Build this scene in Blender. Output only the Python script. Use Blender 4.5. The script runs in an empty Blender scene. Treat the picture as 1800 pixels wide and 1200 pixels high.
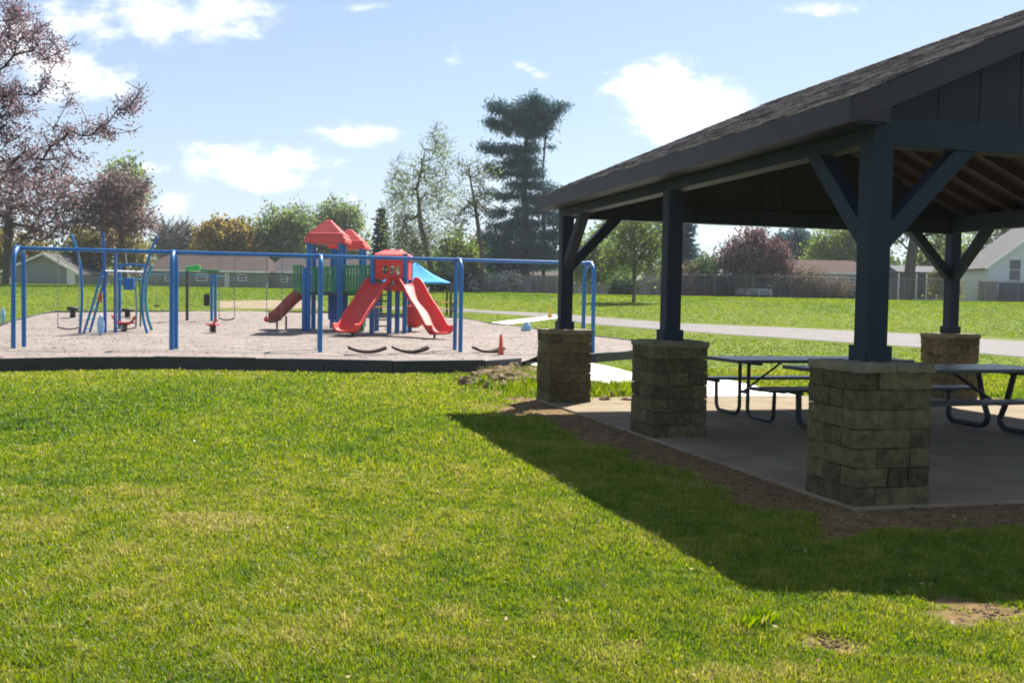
import bpy, math, random
import numpy as np
from mathutils import Vector, Matrix, noise as mnoise

random.seed(7)
RNG = np.random.default_rng(11)
S = bpy.context.scene
COL = S.collection
PI = math.pi

# ------------------------------------------------------------------ camera
F, PITCH, ROLL, CH = 1770.0, 0.0411, 0.0183, 1.6
cp, sp_, cr, sr = math.cos(PITCH), math.sin(PITCH), math.cos(ROLL), math.sin(ROLL)
Fw = Vector((0, cp, -sp_)); U0 = Vector((0, sp_, cp)); R0 = Vector((1, 0, 0))
Rv = cr * R0 + sr * U0; Uv = -sr * R0 + cr * U0
cam = bpy.data.cameras.new('camera'); camo = bpy.data.objects.new('camera', cam); COL.objects.link(camo)
cam.sensor_width = 36; cam.lens = F / 1800 * 36; cam.clip_start = 0.05; cam.clip_end = 6000
M = Matrix.Identity(4)
for i in range(3):
    M[i][0] = Rv[i]; M[i][1] = Uv[i]; M[i][2] = -Fw[i]
M[2][3] = CH
camo.matrix_world = M
S.camera = camo


def ray(px, py):
    a = (px - 900) / F; b = -(py - 600) / F
    return Rv * a + Uv * b + Fw


def P(px, py, d):
    """point seen at photo pixel (px,py) lying at depth y = d"""
    r = ray(px, py)
    return Vector((0, 0, CH)) + r * (d / r.y)


def gh(x, y):
    """height of the terrain (rises gently behind the playground)"""
    t = np.clip((np.asarray(y, float) - 27) / 53.0, 0, 1)
    return 2.15 * t * t * (3 - 2 * t)


def at(px, py, dz=0.0):
    """terrain point under a photo pixel (ground raised by dz)"""
    r = ray(px, py)
    lo = 3.0
    prev = lo
    d = lo
    while d < 140:
        p = Vector((0, 0, CH)) + r * (d / r.y)
        if p.z < float(gh(p.x, p.y)) + dz:
            a, b = prev, d
            for _ in range(30):
                m = (a + b) / 2
                q = Vector((0, 0, CH)) + r * (m / r.y)
                if q.z < float(gh(q.x, q.y)) + dz: b = m
                else: a = m
            return Vector((0, 0, CH)) + r * (b / r.y)
        prev = d
        d += 0.25
    return Vector((0, 0, CH)) + r * (140 / r.y)


# ------------------------------------------------------------------ noise (numpy)
def vnoise(x, y, seed=0):
    x = np.asarray(x, float); y = np.asarray(y, float)
    xi = np.floor(x).astype(np.int64); yi = np.floor(y).astype(np.int64)
    fx = x - xi; fy = y - yi
    fx = fx * fx * (3 - 2 * fx); fy = fy * fy * (3 - 2 * fy)

    def h(a, b):
        n = (a * 374761393 + b * 668265263 + seed * 974634777) & 0x7fffffff
        n = ((n ^ (n >> 13)) * 1274126177) & 0x7fffffff
        return ((n ^ (n >> 16)) & 0xffff) / 65535.0
    return (h(xi, yi) * (1 - fx) + h(xi + 1, yi) * fx) * (1 - fy) + (h(xi, yi + 1) * (1 - fx) + h(xi + 1, yi + 1) * fx) * fy


def fbm(x, y, seed=0, o=4):
    s = 0; a = .5; t = 0
    for i in range(o):
        s = s + a * vnoise(x * 2 ** i, y * 2 ** i, seed + i * 17); t += a; a *= .5
    return s / t


# ------------------------------------------------------------------ tags
def tag(o, label=None, cat=None, group=None, kind=None):
    if label: o['label'] = label
    if cat: o['category'] = cat
    if group: o['group'] = group
    if kind: o['kind'] = kind
    return o


def thing(name, label, cat, loc=(0, 0, 0), rz=0, group=None):
    o = bpy.data.objects.new(name, None); COL.objects.link(o)
    o.empty_display_size = .2
    o.location = loc; o.rotation_euler = (0, 0, rz)
    return tag(o, label, cat, group)


def copy_tree(o, parent=None):
    c = o.copy(); COL.objects.link(c)
    c.parent = parent
    for ch in list(o.children): copy_tree(ch, c)
    return c


# ------------------------------------------------------------------ mesh builder
class MB:
    def __init__(s): s.v = []; s.f = []; s.sm = []; s.t = []

    def add(s, vs, fs, smooth=False, tint=0.5):
        o = len(s.v)
        s.v.extend([tuple(p) for p in vs]); s.t.extend([tint] * len(vs))
        for f in fs:
            s.f.append(tuple(i + o for i in f)); s.sm.append(smooth)

    def box(s, c, size, rz=0, tint=.5, m=None):
        hx, hy, hz = size[0] / 2, size[1] / 2, size[2] / 2
        vs = []
        for dz in (-hz, hz):
            for dx, dy in ((-hx, -hy), (hx, -hy), (hx, hy), (-hx, hy)):
                p = Vector((dx, dy, dz))
                if m is not None: p = m @ p
                elif rz: p = Vector((dx * math.cos(rz) - dy * math.sin(rz), dx * math.sin(rz) + dy * math.cos(rz), dz))
                vs.append(p + Vector(c))
        s.add(vs, [(3, 2, 1, 0), (4, 5, 6, 7), (0, 1, 5, 4), (1, 2, 6, 5), (2, 3, 7, 6), (3, 0, 4, 7)], False, tint)
        return s

    def bar(s, a, b, w, h, up=(0, 0, 1), tint=.5):
        a = Vector(a); b = Vector(b); d = (b - a); L = d.length; d.normalize()
        up = Vector(up)
        x = d.cross(up)
        if x.length < 1e-4: x = d.cross(Vector((1, 0, 0)))
        x.normalize(); z = x.cross(d)
        vs = []
        for q in (a, b):
            for i, j in ((-1, -1), (1, -1), (1, 1), (-1, 1)):
                vs.append(q + x * (i * w / 2) + z * (j * h / 2))
        s.add(vs, [(0, 1, 2, 3), (7, 6, 5, 4), (4, 5, 1, 0), (5, 6, 2, 1), (6, 7, 3, 2), (7, 4, 0, 3)], False, tint)
        return s

    def tube(s, pts, r, n=10, tint=.5, smooth=True):
        pts = [Vector(p) for p in pts]
        rs = r if isinstance(r, (list, tuple)) else [r] * len(pts)
        vs = []; fs = []
        t0 = (pts[1] - pts[0]).normalized()
        x = t0.cross(Vector((0, 0, 1)))
        if x.length < 1e-3: x = t0.cross(Vector((1, 0, 0)))
        x.normalize()
        for i, p in enumerate(pts):
            if i == 0: t = pts[1] - pts[0]
            elif i == len(pts) - 1: t = pts[-1] - pts[-2]
            else: t = (pts[i + 1] - pts[i]).normalized() + (pts[i] - pts[i - 1]).normalized()
            t.normalize()
            x = (x - t * x.dot(t)).normalized(); y = t.cross(x)
            for k in range(n):
                a = 2 * PI * k / n
                vs.append(p + (x * math.cos(a) + y * math.sin(a)) * rs[i])
        for i in range(len(pts) - 1):
            for k in range(n):
                fs.append((i * n + k, i * n + (k + 1) % n, (i + 1) * n + (k + 1) % n, (i + 1) * n + k))
        s.add(vs, fs, smooth, tint)
        e = (len(pts) - 1) * n
        s.add(vs[:n], [tuple(range(n))[::-1]], False, tint); s.add(vs[e:], [tuple(range(n))], False, tint)
        return s

    def prism(s, poly, z0, z1, tint=.5):
        n = len(poly)
        zz0 = z0 if callable(z0) else (lambda x, y: z0)
        zz1 = z1 if callable(z1) else (lambda x, y: z1)
        vs = [(x, y, zz0(x, y)) for x, y in poly] + [(x, y, zz1(x, y)) for x, y in poly]
        fs = [tuple(range(n))[::-1], tuple(range(n, 2 * n))] + [(i, (i + 1) % n, n + (i + 1) % n, n + i) for i in range(n)]
        s.add(vs, fs, False, tint)
        return s

    def lathe(s, prof, c=(0, 0, 0), n=16, smooth=True, tint=.5):
        vs = []; fs = []
        for r, z in prof:
            for k in range(n):
                a = 2 * PI * k / n
                vs.append((c[0] + r * math.cos(a), c[1] + r * math.sin(a), c[2] + z))
        for i in range(len(prof) - 1):
            for k in range(n):
                fs.append((i * n + k, i * n + (k + 1) % n, (i + 1) * n + (k + 1) % n, (i + 1) * n + k))
        s.add(vs, fs, smooth, tint)
        return s

    def build(s, name, mat, parent=None, bevel=0, loc=None, rz=0):
        me = bpy.data.meshes.new(name)
        me.from_pydata(s.v, [], s.f)
        me.polygons.foreach_set('use_smooth', s.sm)
        at_ = me.attributes.new('tint', 'FLOAT', 'POINT'); at_.data.foreach_set('value', s.t)
        me.materials.append(mat); me.update()
        o = bpy.data.objects.new(name, me); COL.objects.link(o)
        if parent: o.parent = parent
        if loc is not None: o.location = loc
        if rz: o.rotation_euler = (0, 0, rz)
        if bevel:
            b = o.modifiers.new('bevel', 'BEVEL'); b.width = bevel; b.segments = 2; b.limit_method = 'ANGLE'
            b.angle_limit = math.radians(50); b.harden_normals = False
        return o


def npmesh(name, V, Fc, mat, tint=None, parent=None, extra=None, smooth=False):
    """V (n,3), Fc (m,k) with constant k"""
    me = bpy.data.meshes.new(name)
    n, m, k = len(V), len(Fc), Fc.shape[1]
    me.vertices.add(n); me.vertices.foreach_set('co', np.ascontiguousarray(V, np.float32).ravel())
    me.loops.add(m * k); me.loops.foreach_set('vertex_index', np.ascontiguousarray(Fc, np.int32).ravel())
    me.polygons.add(m)
    me.polygons.foreach_set('loop_start', np.arange(0, m * k, k, dtype=np.int32))
    me.polygons.foreach_set('loop_total', np.full(m, k, np.int32))
    if smooth: me.polygons.foreach_set('use_smooth', np.ones(m, bool))
    if tint is not None:
        a = me.attributes.new('tint', 'FLOAT', 'POINT'); a.data.foreach_set('value', np.ascontiguousarray(tint, np.float32))
    for kx, vx in (extra or {}).items():
        a = me.attributes.new(kx, 'FLOAT', 'POINT'); a.data.foreach_set('value', np.ascontiguousarray(vx, np.float32))
    me.materials.append(mat); me.update(calc_edges=True); me.validate()
    o = bpy.data.objects.new(name, me); COL.objects.link(o)
    if parent: o.parent = parent
    return o


# ------------------------------------------------------------------ materials
def newmat(name):
    m = bpy.data.materials.new(name); m.use_nodes = True
    nt = m.node_tree; nt.nodes.clear()
    out = nt.nodes.new('ShaderNodeOutputMaterial')
    return m, nt, out


def ramp(nt, fac, stops):
    r = nt.nodes.new('ShaderNodeValToRGB')
    els = r.color_ramp.elements
    while len(els) > 1: els.remove(els[-1])
    els[0].position = stops[0][0]; els[0].color = (*stops[0][1], 1)
    for p, c in stops[1:]:
        e = els.new(p); e.color = (*c, 1)
    nt.links.new(fac, r.inputs[0])
    return r.outputs[0]


def noise(nt, vec, scale, detail=6, rough=.6):
    n = nt.nodes.new('ShaderNodeTexNoise'); n.inputs['Scale'].default_value = scale
    n.inputs['Detail'].default_value = detail; n.inputs['Roughness'].default_value = rough
    if vec is not None: nt.links.new(vec, n.inputs['Vector'])
    return n.outputs['Fac']


def mth(nt, op, a, b=None, c=None, clamp=False):
    n = nt.nodes.new('ShaderNodeMath'); n.operation = op; n.use_clamp = clamp
    for i, x in enumerate((a, b, c)):
        if x is None: continue
        if isinstance(x, (int, float)): n.inputs[i].default_value = x
        else: nt.links.new(x, n.inputs[i])
    return n.outputs[0]


def mixc(nt, fac, a, b, mode='MIX'):
    n = nt.nodes.new('ShaderNodeMix'); n.data_type = 'RGBA'; n.blend_type = mode
    if isinstance(fac, (int, float)): n.inputs[0].default_value = fac
    else: nt.links.new(fac, n.inputs[0])
    for i, x in ((6, a), (7, b)):
        if isinstance(x, tuple): n.inputs[i].default_value = (*x, 1)
        else: nt.links.new(x, n.inputs[i])
    return n.outputs[2]


def attr(nt, name):
    a = nt.nodes.new('ShaderNodeAttribute'); a.attribute_name = name
    return a.outputs['Fac']


def pmat(name, c1, c2, scale=6, rough=.7, bump=.0, bscale=None, spec=.4, tint=0.0, stretch=None, mid=None, coat=0):
    """principled surface, two or three tones blended by noise and (tint) a per-piece random value"""
    m, nt, out = newmat(name)
    tc = nt.nodes.new('ShaderNodeTexCoord'); vec = tc.outputs['Object']
    if stretch:
        mp = nt.nodes.new('ShaderNodeMapping'); mp.inputs['Scale'].default_value = stretch
        nt.links.new(vec, mp.inputs[0]); vec = mp.outputs[0]
    f = noise(nt, vec, scale)
    f = mth(nt, 'MULTIPLY_ADD', mth(nt, 'SUBTRACT', f, .5), 1.9, .5, True)
    if tint:
        t = mth(nt, 'SUBTRACT', attr(nt, 'tint'), .5)
        f = mth(nt, 'MULTIPLY_ADD', t, tint, f, True)
    st = [(0, c1), (1, c2)] if mid is None else [(0, c1), (.5, mid), (1, c2)]
    col = ramp(nt, f, st)
    b = nt.nodes.new('ShaderNodeBsdfPrincipled'); nt.links.new(col, b.inputs['Base Color'])
    b.inputs['Roughness'].default_value = rough
    b.inputs['Specular IOR Level'].default_value = spec
    if coat: b.inputs['Coat Weight'].default_value = coat
    if bump:
        n2 = noise(nt, vec, bscale or scale * 4, 5)
        bp = nt.nodes.new('ShaderNodeBump'); bp.inputs['Strength'].default_value = bump; bp.inputs['Distance'].default_value = .02
        nt.links.new(n2, bp.inputs['Height']); nt.links.new(bp.outputs[0], b.inputs['Normal'])
    nt.links.new(b.outputs[0], out.inputs[0])
    return m


def leafmat(name, stops, trans=.4):
    m, nt, out = newmat(name)
    col = ramp(nt, attr(nt, 'tint'), stops)
    d = nt.nodes.new('ShaderNodeBsdfDiffuse'); t = nt.nodes.new('ShaderNodeBsdfTranslucent')
    nt.links.new(col, d.inputs[0])
    hs = nt.nodes.new('ShaderNodeHueSaturation'); hs.inputs['Saturation'].default_value = 1.1; hs.inputs['Value'].default_value = 1.25
    nt.links.new(col, hs.inputs['Color']); nt.links.new(hs.outputs[0], t.inputs[0])
    mx = nt.nodes.new('ShaderNodeMixShader'); mx.inputs[0].default_value = trans
    nt.links.new(d.outputs[0], mx.inputs[1]); nt.links.new(t.outputs[0], mx.inputs[2])
    g = nt.nodes.new('ShaderNodeBsdfGlossy'); g.inputs['Roughness'].default_value = .5; g.inputs[0].default_value = (.9, .95, 1, 1)
    m2 = nt.nodes.new('ShaderNodeMixShader'); m2.inputs[0].default_value = .018
    nt.links.new(mx.outputs[0], m2.inputs[1]); nt.links.new(g.outputs[0], m2.inputs[2])
    nt.links.new(m2.outputs[0], out.inputs[0])
    return m


MAT = {}
MAT['bark'] = pmat('bark', (.05, .04, .032), (.14, .115, .09), 9, .9, .5)
MAT['bark_grey'] = pmat('bark_grey', (.12, .11, .10), (.26, .24, .22), 9, .9, .4)
MAT['timber'] = pmat('dark_painted_timber', (.006, .015, .029), (.015, .027, .046), 7, .6, .4, 60, spec=.25, stretch=(1, 1, .15))
MAT['siding'] = pmat('dark_board_siding', (.008, .009, .019), (.014, .014, .026), 5, .65, .2, 40, tint=.9)
MAT['fascia'] = pmat('dark_brown_fascia', (.024, .017, .022), (.036, .026, .032), 3, .55, .1, 30)
MAT['rafter'] = pmat('brown_rafter', (.026, .014, .013), (.048, .024, .021), 7, .7, .2, 40, tint=.6)
MAT['deck'] = pmat('roof_decking', (.018, .012, .014), (.030, .019, .020), 4, .75, .2, 30)
MAT['shingle'] = pmat('asphalt_shingle', (.09, .082, .086), (.46, .40, .39), 22, .95, .6, 160, tint=1.0, mid=(.235, .208, .208), spec=.15)
MAT['stone'] = pmat('split_face_block', (.052, .046, .025), (.235, .182, .095), 16, .97, 1.0, 85, tint=.5, mid=(.128, .105, .056), spec=.1)
MAT['stonecap'] = pmat('stone_cap', (.12, .105, .072), (.26, .22, .15), 6, .95, .6, 60, tint=.4, spec=.15)
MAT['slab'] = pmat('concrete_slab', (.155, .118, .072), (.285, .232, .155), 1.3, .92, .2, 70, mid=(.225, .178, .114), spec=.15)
MAT['newcrete'] = pmat('new_concrete', (.70, .68, .64), (.84, .82, .78), 2.5, .8, .1, 70)
MAT['path'] = pmat('asphalt_path', (.115, .103, .096), (.165, .149, .138), 1.2, .9, .1, 60)
MAT['mulch_dark'] = pmat('black_border_plastic', (.008, .012, .016), (.02, .026, .032), 3, .5, .1, 40, tint=.5)
MAT['blue'] = pmat('blue_powder_coat', (.012, .12, .34), (.020, .16, .43), 3, .38, .03, 50, tint=.3)
MAT['blue_dark'] = pmat('deep_blue_powder_coat', (.012, .075, .30), (.025, .11, .40), 3, .4, .03, 50)
MAT['teal'] = pmat('teal_powder_coat', (.03, .20, .30), (.06, .29, .38), 3, .4, .03, 50)
MAT['red'] = pmat('red_moulded_plastic', (.58, .040, .030), (.72, .075, .055), 2.5, .58, .04, 40, tint=.3, spec=.28)
MAT['red_roof'] = pmat('red_roof_plastic', (.56, .06, .055), (.72, .12, .10), 5, .6, .1, 30)
MAT['red_shaded'] = pmat('shaded_red_plastic', (.26, .05, .04), (.36, .09, .06), 4, .5, .05, 40)  # red plastic with the side slide's shade put into the colour
MAT['green'] = pmat('green_plastic', (.02, .16, .05), (.05, .27, .09), 3, .4, .03, 40, tint=.8)
MAT['greenb'] = pmat('bright_green_plastic', (.04, .42, .06), (.07, .52, .10), 3, .4, .03, 40)
MAT['cyan'] = pmat('cyan_shade_fabric', (.02, .29, .78), (.04, .36, .86), 2, .8, .1, 30)
MAT['brownpost'] = pmat('brown_post', (.055, .045, .04), (.09, .075, .065), 6, .6, .1)
MAT['deckplastic'] = pmat('coated_deck', (.02, .03, .06), (.04, .05, .09), 6, .5)
MAT['rubber'] = pmat('black_rubber', (.010, .010, .012), (.022, .022, .024), 8, .6, .1)
MAT['chain'] = pmat('galvanised_chain', (.16, .19, .19), (.26, .29, .29), 20, .5)
MAT['table'] = pmat('navy_coated_table', (.016, .022, .040), (.030, .040, .066), 8, .32, .15, 120, spec=.5)
MAT['pipe'] = pmat('black_pipe', (.012, .014, .018), (.022, .024, .03), 8, .45)
MAT['white'] = pmat('white_paint', (.70, .70, .68), (.82, .82, .80), 3, .6)
MAT['orange'] = pmat('orange_cone_plastic', (.62, .07, .03), (.74, .12, .05), 5, .5)
MAT['yellow'] = pmat('amber_cone_plastic', (.60, .33, .05), (.72, .42, .07), 5, .5)
MAT['bag'] = pmat('pale_blue_plastic', (.16, .42, .70), (.55, .70, .84), 5, .35)
MAT['glass'] = pmat('window_glass', (.03, .04, .05), (.06, .075, .09), 1, .12, spec=.6)
MAT['clod'] = pmat('soil_clod', (.085, .055, .030), (.27, .18, .095), 8, .95, 1.0, 30, tint=.8)
MAT['fencewood'] = pmat('weathered_fence_boards', (.13, .11, .10), (.24, .21, .19), 4, .85, .3, 30, tint=1.0, stretch=(1, 1, .2))
MAT['metalfence'] = pmat('galvanised_steel', (.14, .15, .155), (.22, .23, .235), 10, .5)
MAT['purplerail'] = pmat('plum_stained_deck', (.09, .07, .10), (.15, .11, .15), 6, .7)
MAT['straw'] = leafmat('straw', [(0, (.22, .16, .07)), (1, (.42, .34, .17))], .2)


def wall(name, c, roof=False, scale=(1, 1, 12)):
    return pmat(name, tuple(x * .85 for x in c), c, 3, .75, .25, 18, stretch=scale)


# ------------------------------------------------------------------ world: sky with cumulus
SUN_EL, SUN_AZ = 50.0, 28.0
W = bpy.data.worlds.new('World'); S.world = W; W.use_nodes = True
nt = W.node_tree; nt.nodes.clear()
out = nt.nodes.new('ShaderNodeOutputWorld'); bg = nt.nodes.new('ShaderNodeBackground')
sky = nt.nodes.new('ShaderNodeTexSky'); sky.sky_type = 'NISHITA'; sky.sun_disc = False
sky.sun_elevation = math.radians(SUN_EL); sky.sun_rotation = math.radians(SUN_AZ)
sky.air_density = 1.0; sky.dust_density = 0.6; sky.ozone_density = 2.0; sky.altitude = 200
tc = nt.nodes.new('ShaderNodeTexCoord'); sx = nt.nodes.new('ShaderNodeSeparateXYZ')
nt.links.new(tc.outputs['Generated'], sx.inputs[0])
ysafe = mth(nt, 'MAXIMUM', sx.outputs[1], .05)
cu = mth(nt, 'DIVIDE', sx.outputs[0], ysafe); cv = mth(nt, 'DIVIDE', sx.outputs[2], ysafe)
front = mth(nt, 'GREATER_THAN', sx.outputs[1], .1)
cmb = nt.nodes.new('ShaderNodeCombineXYZ'); nt.links.new(cu, cmb.inputs[0]); nt.links.new(mth(nt, 'MULTIPLY', cv, 1.7), cmb.inputs[1])
nz1 = noise(nt, cmb.outputs[0], 9, 9, .62)
nz2 = noise(nt, cmb.outputs[0], 26, 6, .6)
# cumulus: photo pixel centre and half axes turned into sky directions
CL = [(1150, 168, 105, 62, 1.1), (1245, 185, 115, 52, 1.1), (1065, 155, 40, 22, .8), (1195, 215, 80, 40, 1), (1120, 130, 45, 30, .9),
      (270, 22, 180, 60, 1.1), (370, 22, 110, 60, 1.1), (170, 30, 130, 46, .9),
      (140, 135, 80, 50, .95), (190, 155, 60, 35, .9), (90, 110, 60, 40, .8),
      (440, 290, 110, 34, .95), (520, 280, 100, 28, .9), (375, 262, 50, 16, .7), (470, 312, 110, 20, .85),
      (615, 238, 72, 20, .9), (570, 230, 40, 12, .7), (788, 104, 20, 13, .58), (797, 98, 10, 16, .4), (915, 114, 20, 12, .58), (930, 122, 24, 7, .4), (951, 131, 20, 10, .62),
      (262, 295, 36, 14, .9), (298, 365, 34, 20, .55), (1275, 410, 80, 24, .9), (1140, 395, 60, 20, .7), (640, 12, 60, 10, .5), (1440, 14, 55, 12, .45), (880, 300, 60, 30, .5),(30, 60, 60, 60, .8),
      (900, 610 - 245, 90, 22, .6), (620, 350, 60, 14, .5), (-300, 200, 160, 60, 1), (2300, 150, 220, 80, 1), (2800, 330, 200, 60, 1), (-700, 60, 200, 80, 1)]
dens = None
for (px, py, rx, ry, wgt) in CL:
    r = ray(px, py)
    u0, v0 = r.x / r.y, r.z / r.y
    a = mth(nt, 'MULTIPLY', mth(nt, 'SUBTRACT', cu, u0), F / rx)
    b = mth(nt, 'MULTIPLY', mth(nt, 'SUBTRACT', cv, v0), F / ry)
    q = mth(nt, 'MULTIPLY_ADD', a, a, mth(nt, 'MULTIPLY', b, b))
    e = mth(nt, 'MULTIPLY', mth(nt, 'SUBTRACT', 1.25, mth(nt, 'SQRT', q)), wgt)
    dens = e if dens is None else mth(nt, 'MAXIMUM', dens, e)
d2 = mth(nt, 'MULTIPLY_ADD', mth(nt, 'SUBTRACT', nz1, .52), 3.4, dens)
d2 = mth(nt, 'MULTIPLY_ADD', mth(nt, 'SUBTRACT', nz2, .5), 1.7, d2)
mr = nt.nodes.new('ShaderNodeMapRange'); mr.interpolation_type = 'SMOOTHSTEP'
mr.inputs[1].default_value = .05; mr.inputs[2].default_value = 1.15
nt.links.new(d2, mr.inputs[0])
fac = mth(nt, 'MULTIPLY', mr.outputs[0], front)
# thin high veil that whitens the blue
veil = noise(nt, cmb.outputs[0], 2.2, 5, .55)
veil = mth(nt, 'MULTIPLY_ADD', veil, .35, .12, True)
CLOUD_V, VEIL_V = 9.8, 6.0
shade = ramp(nt, mth(nt, 'MULTIPLY_ADD', mth(nt, 'SUBTRACT', nz2, .5), 1.2, mth(nt, 'MULTIPLY', d2, .55), True),
             [(0, (.82 * CLOUD_V, .86 * CLOUD_V, .93 * CLOUD_V)), (.5, (CLOUD_V,) * 3), (1, (.93 * CLOUD_V, .93 * CLOUD_V, .95 * CLOUD_V))])
c1 = mixc(nt, veil, sky.outputs[0], (VEIL_V * .74, VEIL_V * .88, VEIL_V * 1.12))
low = mth(nt, 'SUBTRACT', 1.0, mth(nt, 'MULTIPLY', sx.outputs[2], 3.2), None, True)
c1 = mixc(nt, mth(nt, 'MULTIPLY', mth(nt, 'MULTIPLY', low, low), .85), c1, (4.9, 5.6, 6.3))
c2 = mixc(nt, mth(nt, 'MULTIPLY', fac, .93), c1, shade)
nt.links.new(c2, bg.inputs[0]); bg.inputs[1].default_value = .055
nt.links.new(bg.outputs[0], out.inputs[0])

sd = Vector((math.sin(math.radians(SUN_AZ)) * math.cos(math.radians(SUN_EL)), math.cos(math.radians(SUN_AZ)) * math.cos(math.radians(SUN_EL)), math.sin(math.radians(SUN_EL))))
sl = bpy.data.lights.new('sun', 'SUN'); so = bpy.data.objects.new('sun', sl); COL.objects.link(so)
sl.energy = 4.8; sl.angle = math.radians(.53); sl.color = (1, .955, .88)
so.rotation_euler = (-sd).to_track_quat('-Z', 'Y').to_euler(); so.location = (20, 40, 60)

S.view_settings.view_transform = 'Standard'; S.view_settings.look = 'None'
S.view_settings.exposure = 1.4; S.view_settings.gamma = 1
S.cycles.max_bounces = 7; S.cycles.diffuse_bounces = 3; S.cycles.glossy_bounces = 2; S.cycles.transmission_bounces = 4; S.cycles.transparent_max_bounces = 6
S.cycles.use_denoising = True
S.cycles.filter_width = 1.9
S.cycles.sample_clamp_indirect = 6

# ================================================================== SETTING
# pavilion frame: origin at the near left pillar, u along the near gable, v along the eave
PX, PY, TH, PL, PG = 2.94, 8.257, .2683, 7.966, 7.191
cu_, su_ = math.cos(TH), math.sin(TH)


def loc_uv(x, y):
    dx = np.asarray(x, float) - PX; dy = np.asarray(y, float) - PY
    return dx * cu_ + dy * su_, -dx * su_ + dy * cu_


def uvw(a, b, z=0):
    return Vector((PX + a * cu_ - b * su_, PY + a * su_ + b * cu_, z))


def sstep(e0, e1, x):
    t = np.clip((x - e0) / (e1 - e0), 0, 1)
    return t * t * (3 - 2 * t)


g0 = lambda px, py, dz=0: (lambda p: (p.x, p.y))(at(px, py, dz))
BARE = []   # bare earth patches: photo pixel centre, half axes, strength
for (px, py, rx, ry, st) in ((1738, 1076, 95, 34, .95), (1690, 1085, 65, 20, .85), (1450, 1130, 70, 18, .75), (1110, 1135, 40, 12, .6), (1290, 1075, 30, 12, .3),
                             (905, 722, 45, 14, 1.0), (860, 712, 60, 10, .45), (1770, 1050, 40, 12, .7), (1600, 1030, 60, 8, .35),
                             (60, 1180, 60, 14, .45), (560, 905, 40, 14, .25), (880, 672, 66, 22, .8), (1075, 690, 45, 12, .5), (345, 1120, 40, 14, .25), (840, 1040, 40, 10, .2)):
    c = at(px, py); e = at(px + rx, py); f_ = at(px, py - ry); g_ = at(px, py + ry)
    BARE.append((c.x, c.y, abs(e.x - c.x), (f_.y - g_.y) / 2 + .02, st))
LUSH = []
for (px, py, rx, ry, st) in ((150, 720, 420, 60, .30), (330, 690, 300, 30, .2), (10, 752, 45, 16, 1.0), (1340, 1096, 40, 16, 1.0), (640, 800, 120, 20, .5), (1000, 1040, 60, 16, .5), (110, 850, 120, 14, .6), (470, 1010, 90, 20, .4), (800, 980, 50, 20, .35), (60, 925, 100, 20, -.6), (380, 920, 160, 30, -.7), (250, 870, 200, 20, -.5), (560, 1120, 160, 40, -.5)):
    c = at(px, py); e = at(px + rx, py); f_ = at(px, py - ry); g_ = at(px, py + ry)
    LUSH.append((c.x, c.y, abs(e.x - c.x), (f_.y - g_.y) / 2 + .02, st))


def dirtmask(x, y):
    a, b = loc_uv(x, y)
    n = fbm(np.asarray(x) * 2.2, np.asarray(y) * 2.2, 5, 4)
    n2 = fbm(np.asarray(x) * 7, np.asarray(y) * 7, 9, 3)
    da = np.maximum(-.36 - a, a - PG - .36); db = np.maximum(-.36 - b, b - PL - .36)
    dist = np.maximum(np.maximum(da, db), 0) + 0 * a
    wid = np.where(b < -.36, .66 + .10 * np.clip(a, 0, 4), 0.70)
    wid = np.where(b > PL, .28, wid)
    m = 1 - sstep(-.16, .16, dist - wid + (n - .5) * .7 + (n2 - .5) * .35)
    for (cx, cy, rx, ry, st) in BARE:
        q = np.sqrt(((x - cx) / rx) ** 2 + ((y - cy) / ry) ** 2)
        m = np.maximum(m, st * (1 - sstep(.35, 1.2, q + (n2 - .5) * 1.5)))
    return m


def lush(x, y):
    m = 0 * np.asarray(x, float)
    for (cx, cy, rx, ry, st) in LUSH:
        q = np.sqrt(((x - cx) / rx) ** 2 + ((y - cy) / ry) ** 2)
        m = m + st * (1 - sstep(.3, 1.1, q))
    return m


# ---- ground
m, nt, out = newmat('lawn_ground'); MAT['lawn'] = m
tc = nt.nodes.new('ShaderNodeTexCoord'); ov = tc.outputs['Object']
n1 = noise(nt, ov, .35, 6, .65); n2 = noise(nt, ov, 2.6, 5, .6); n3 = noise(nt, ov, 24, 4, .7)
f = mth(nt, 'ADD', mth(nt, 'MULTIPLY', n1, .8), mth(nt, 'ADD', mth(nt, 'MULTIPLY', n2, .55), mth(nt, 'MULTIPLY', n3, .55)))
f = mth(nt, 'MULTIPLY_ADD', mth(nt, 'SUBTRACT', f, .95), 1.5, .5, True)
gcol = ramp(nt, f, [(0, (.065, .098, .012)), (.35, (.110, .145, .017)), (.65, (.148, .176, .022)), (1, (.21, .205, .045))])
dn = noise(nt, ov, 9, 8, .7)
dcol = ramp(nt, dn, [(.28, (.10, .058, .024)), (.5, (.215, .132, .058)), (.72, (.33, .215, .105))])
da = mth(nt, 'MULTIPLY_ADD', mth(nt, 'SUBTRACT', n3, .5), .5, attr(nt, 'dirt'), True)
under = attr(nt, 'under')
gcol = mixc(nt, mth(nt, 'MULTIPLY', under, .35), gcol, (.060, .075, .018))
col = mixc(nt, da, gcol, dcol)
b = nt.nodes.new('ShaderNodeBsdfPrincipled'); nt.links.new(col, b.inputs['Base Color']); b.inputs['Roughness'].default_value = .95
b.inputs['Specular IOR Level'].default_value = .12
bp = nt.nodes.new('ShaderNodeBump'); bp.inputs['Strength'].default_value = .8; bp.inputs['Distance'].default_value = .06
nt.links.new(mth(nt, 'ADD', noise(nt, ov, 30, 4, .7), noise(nt, ov, 7, 3, .6)), bp.inputs['Height']); nt.links.new(bp.outputs[0], b.inputs['Normal'])
nt.links.new(b.outputs[0], out.inputs[0])

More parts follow.
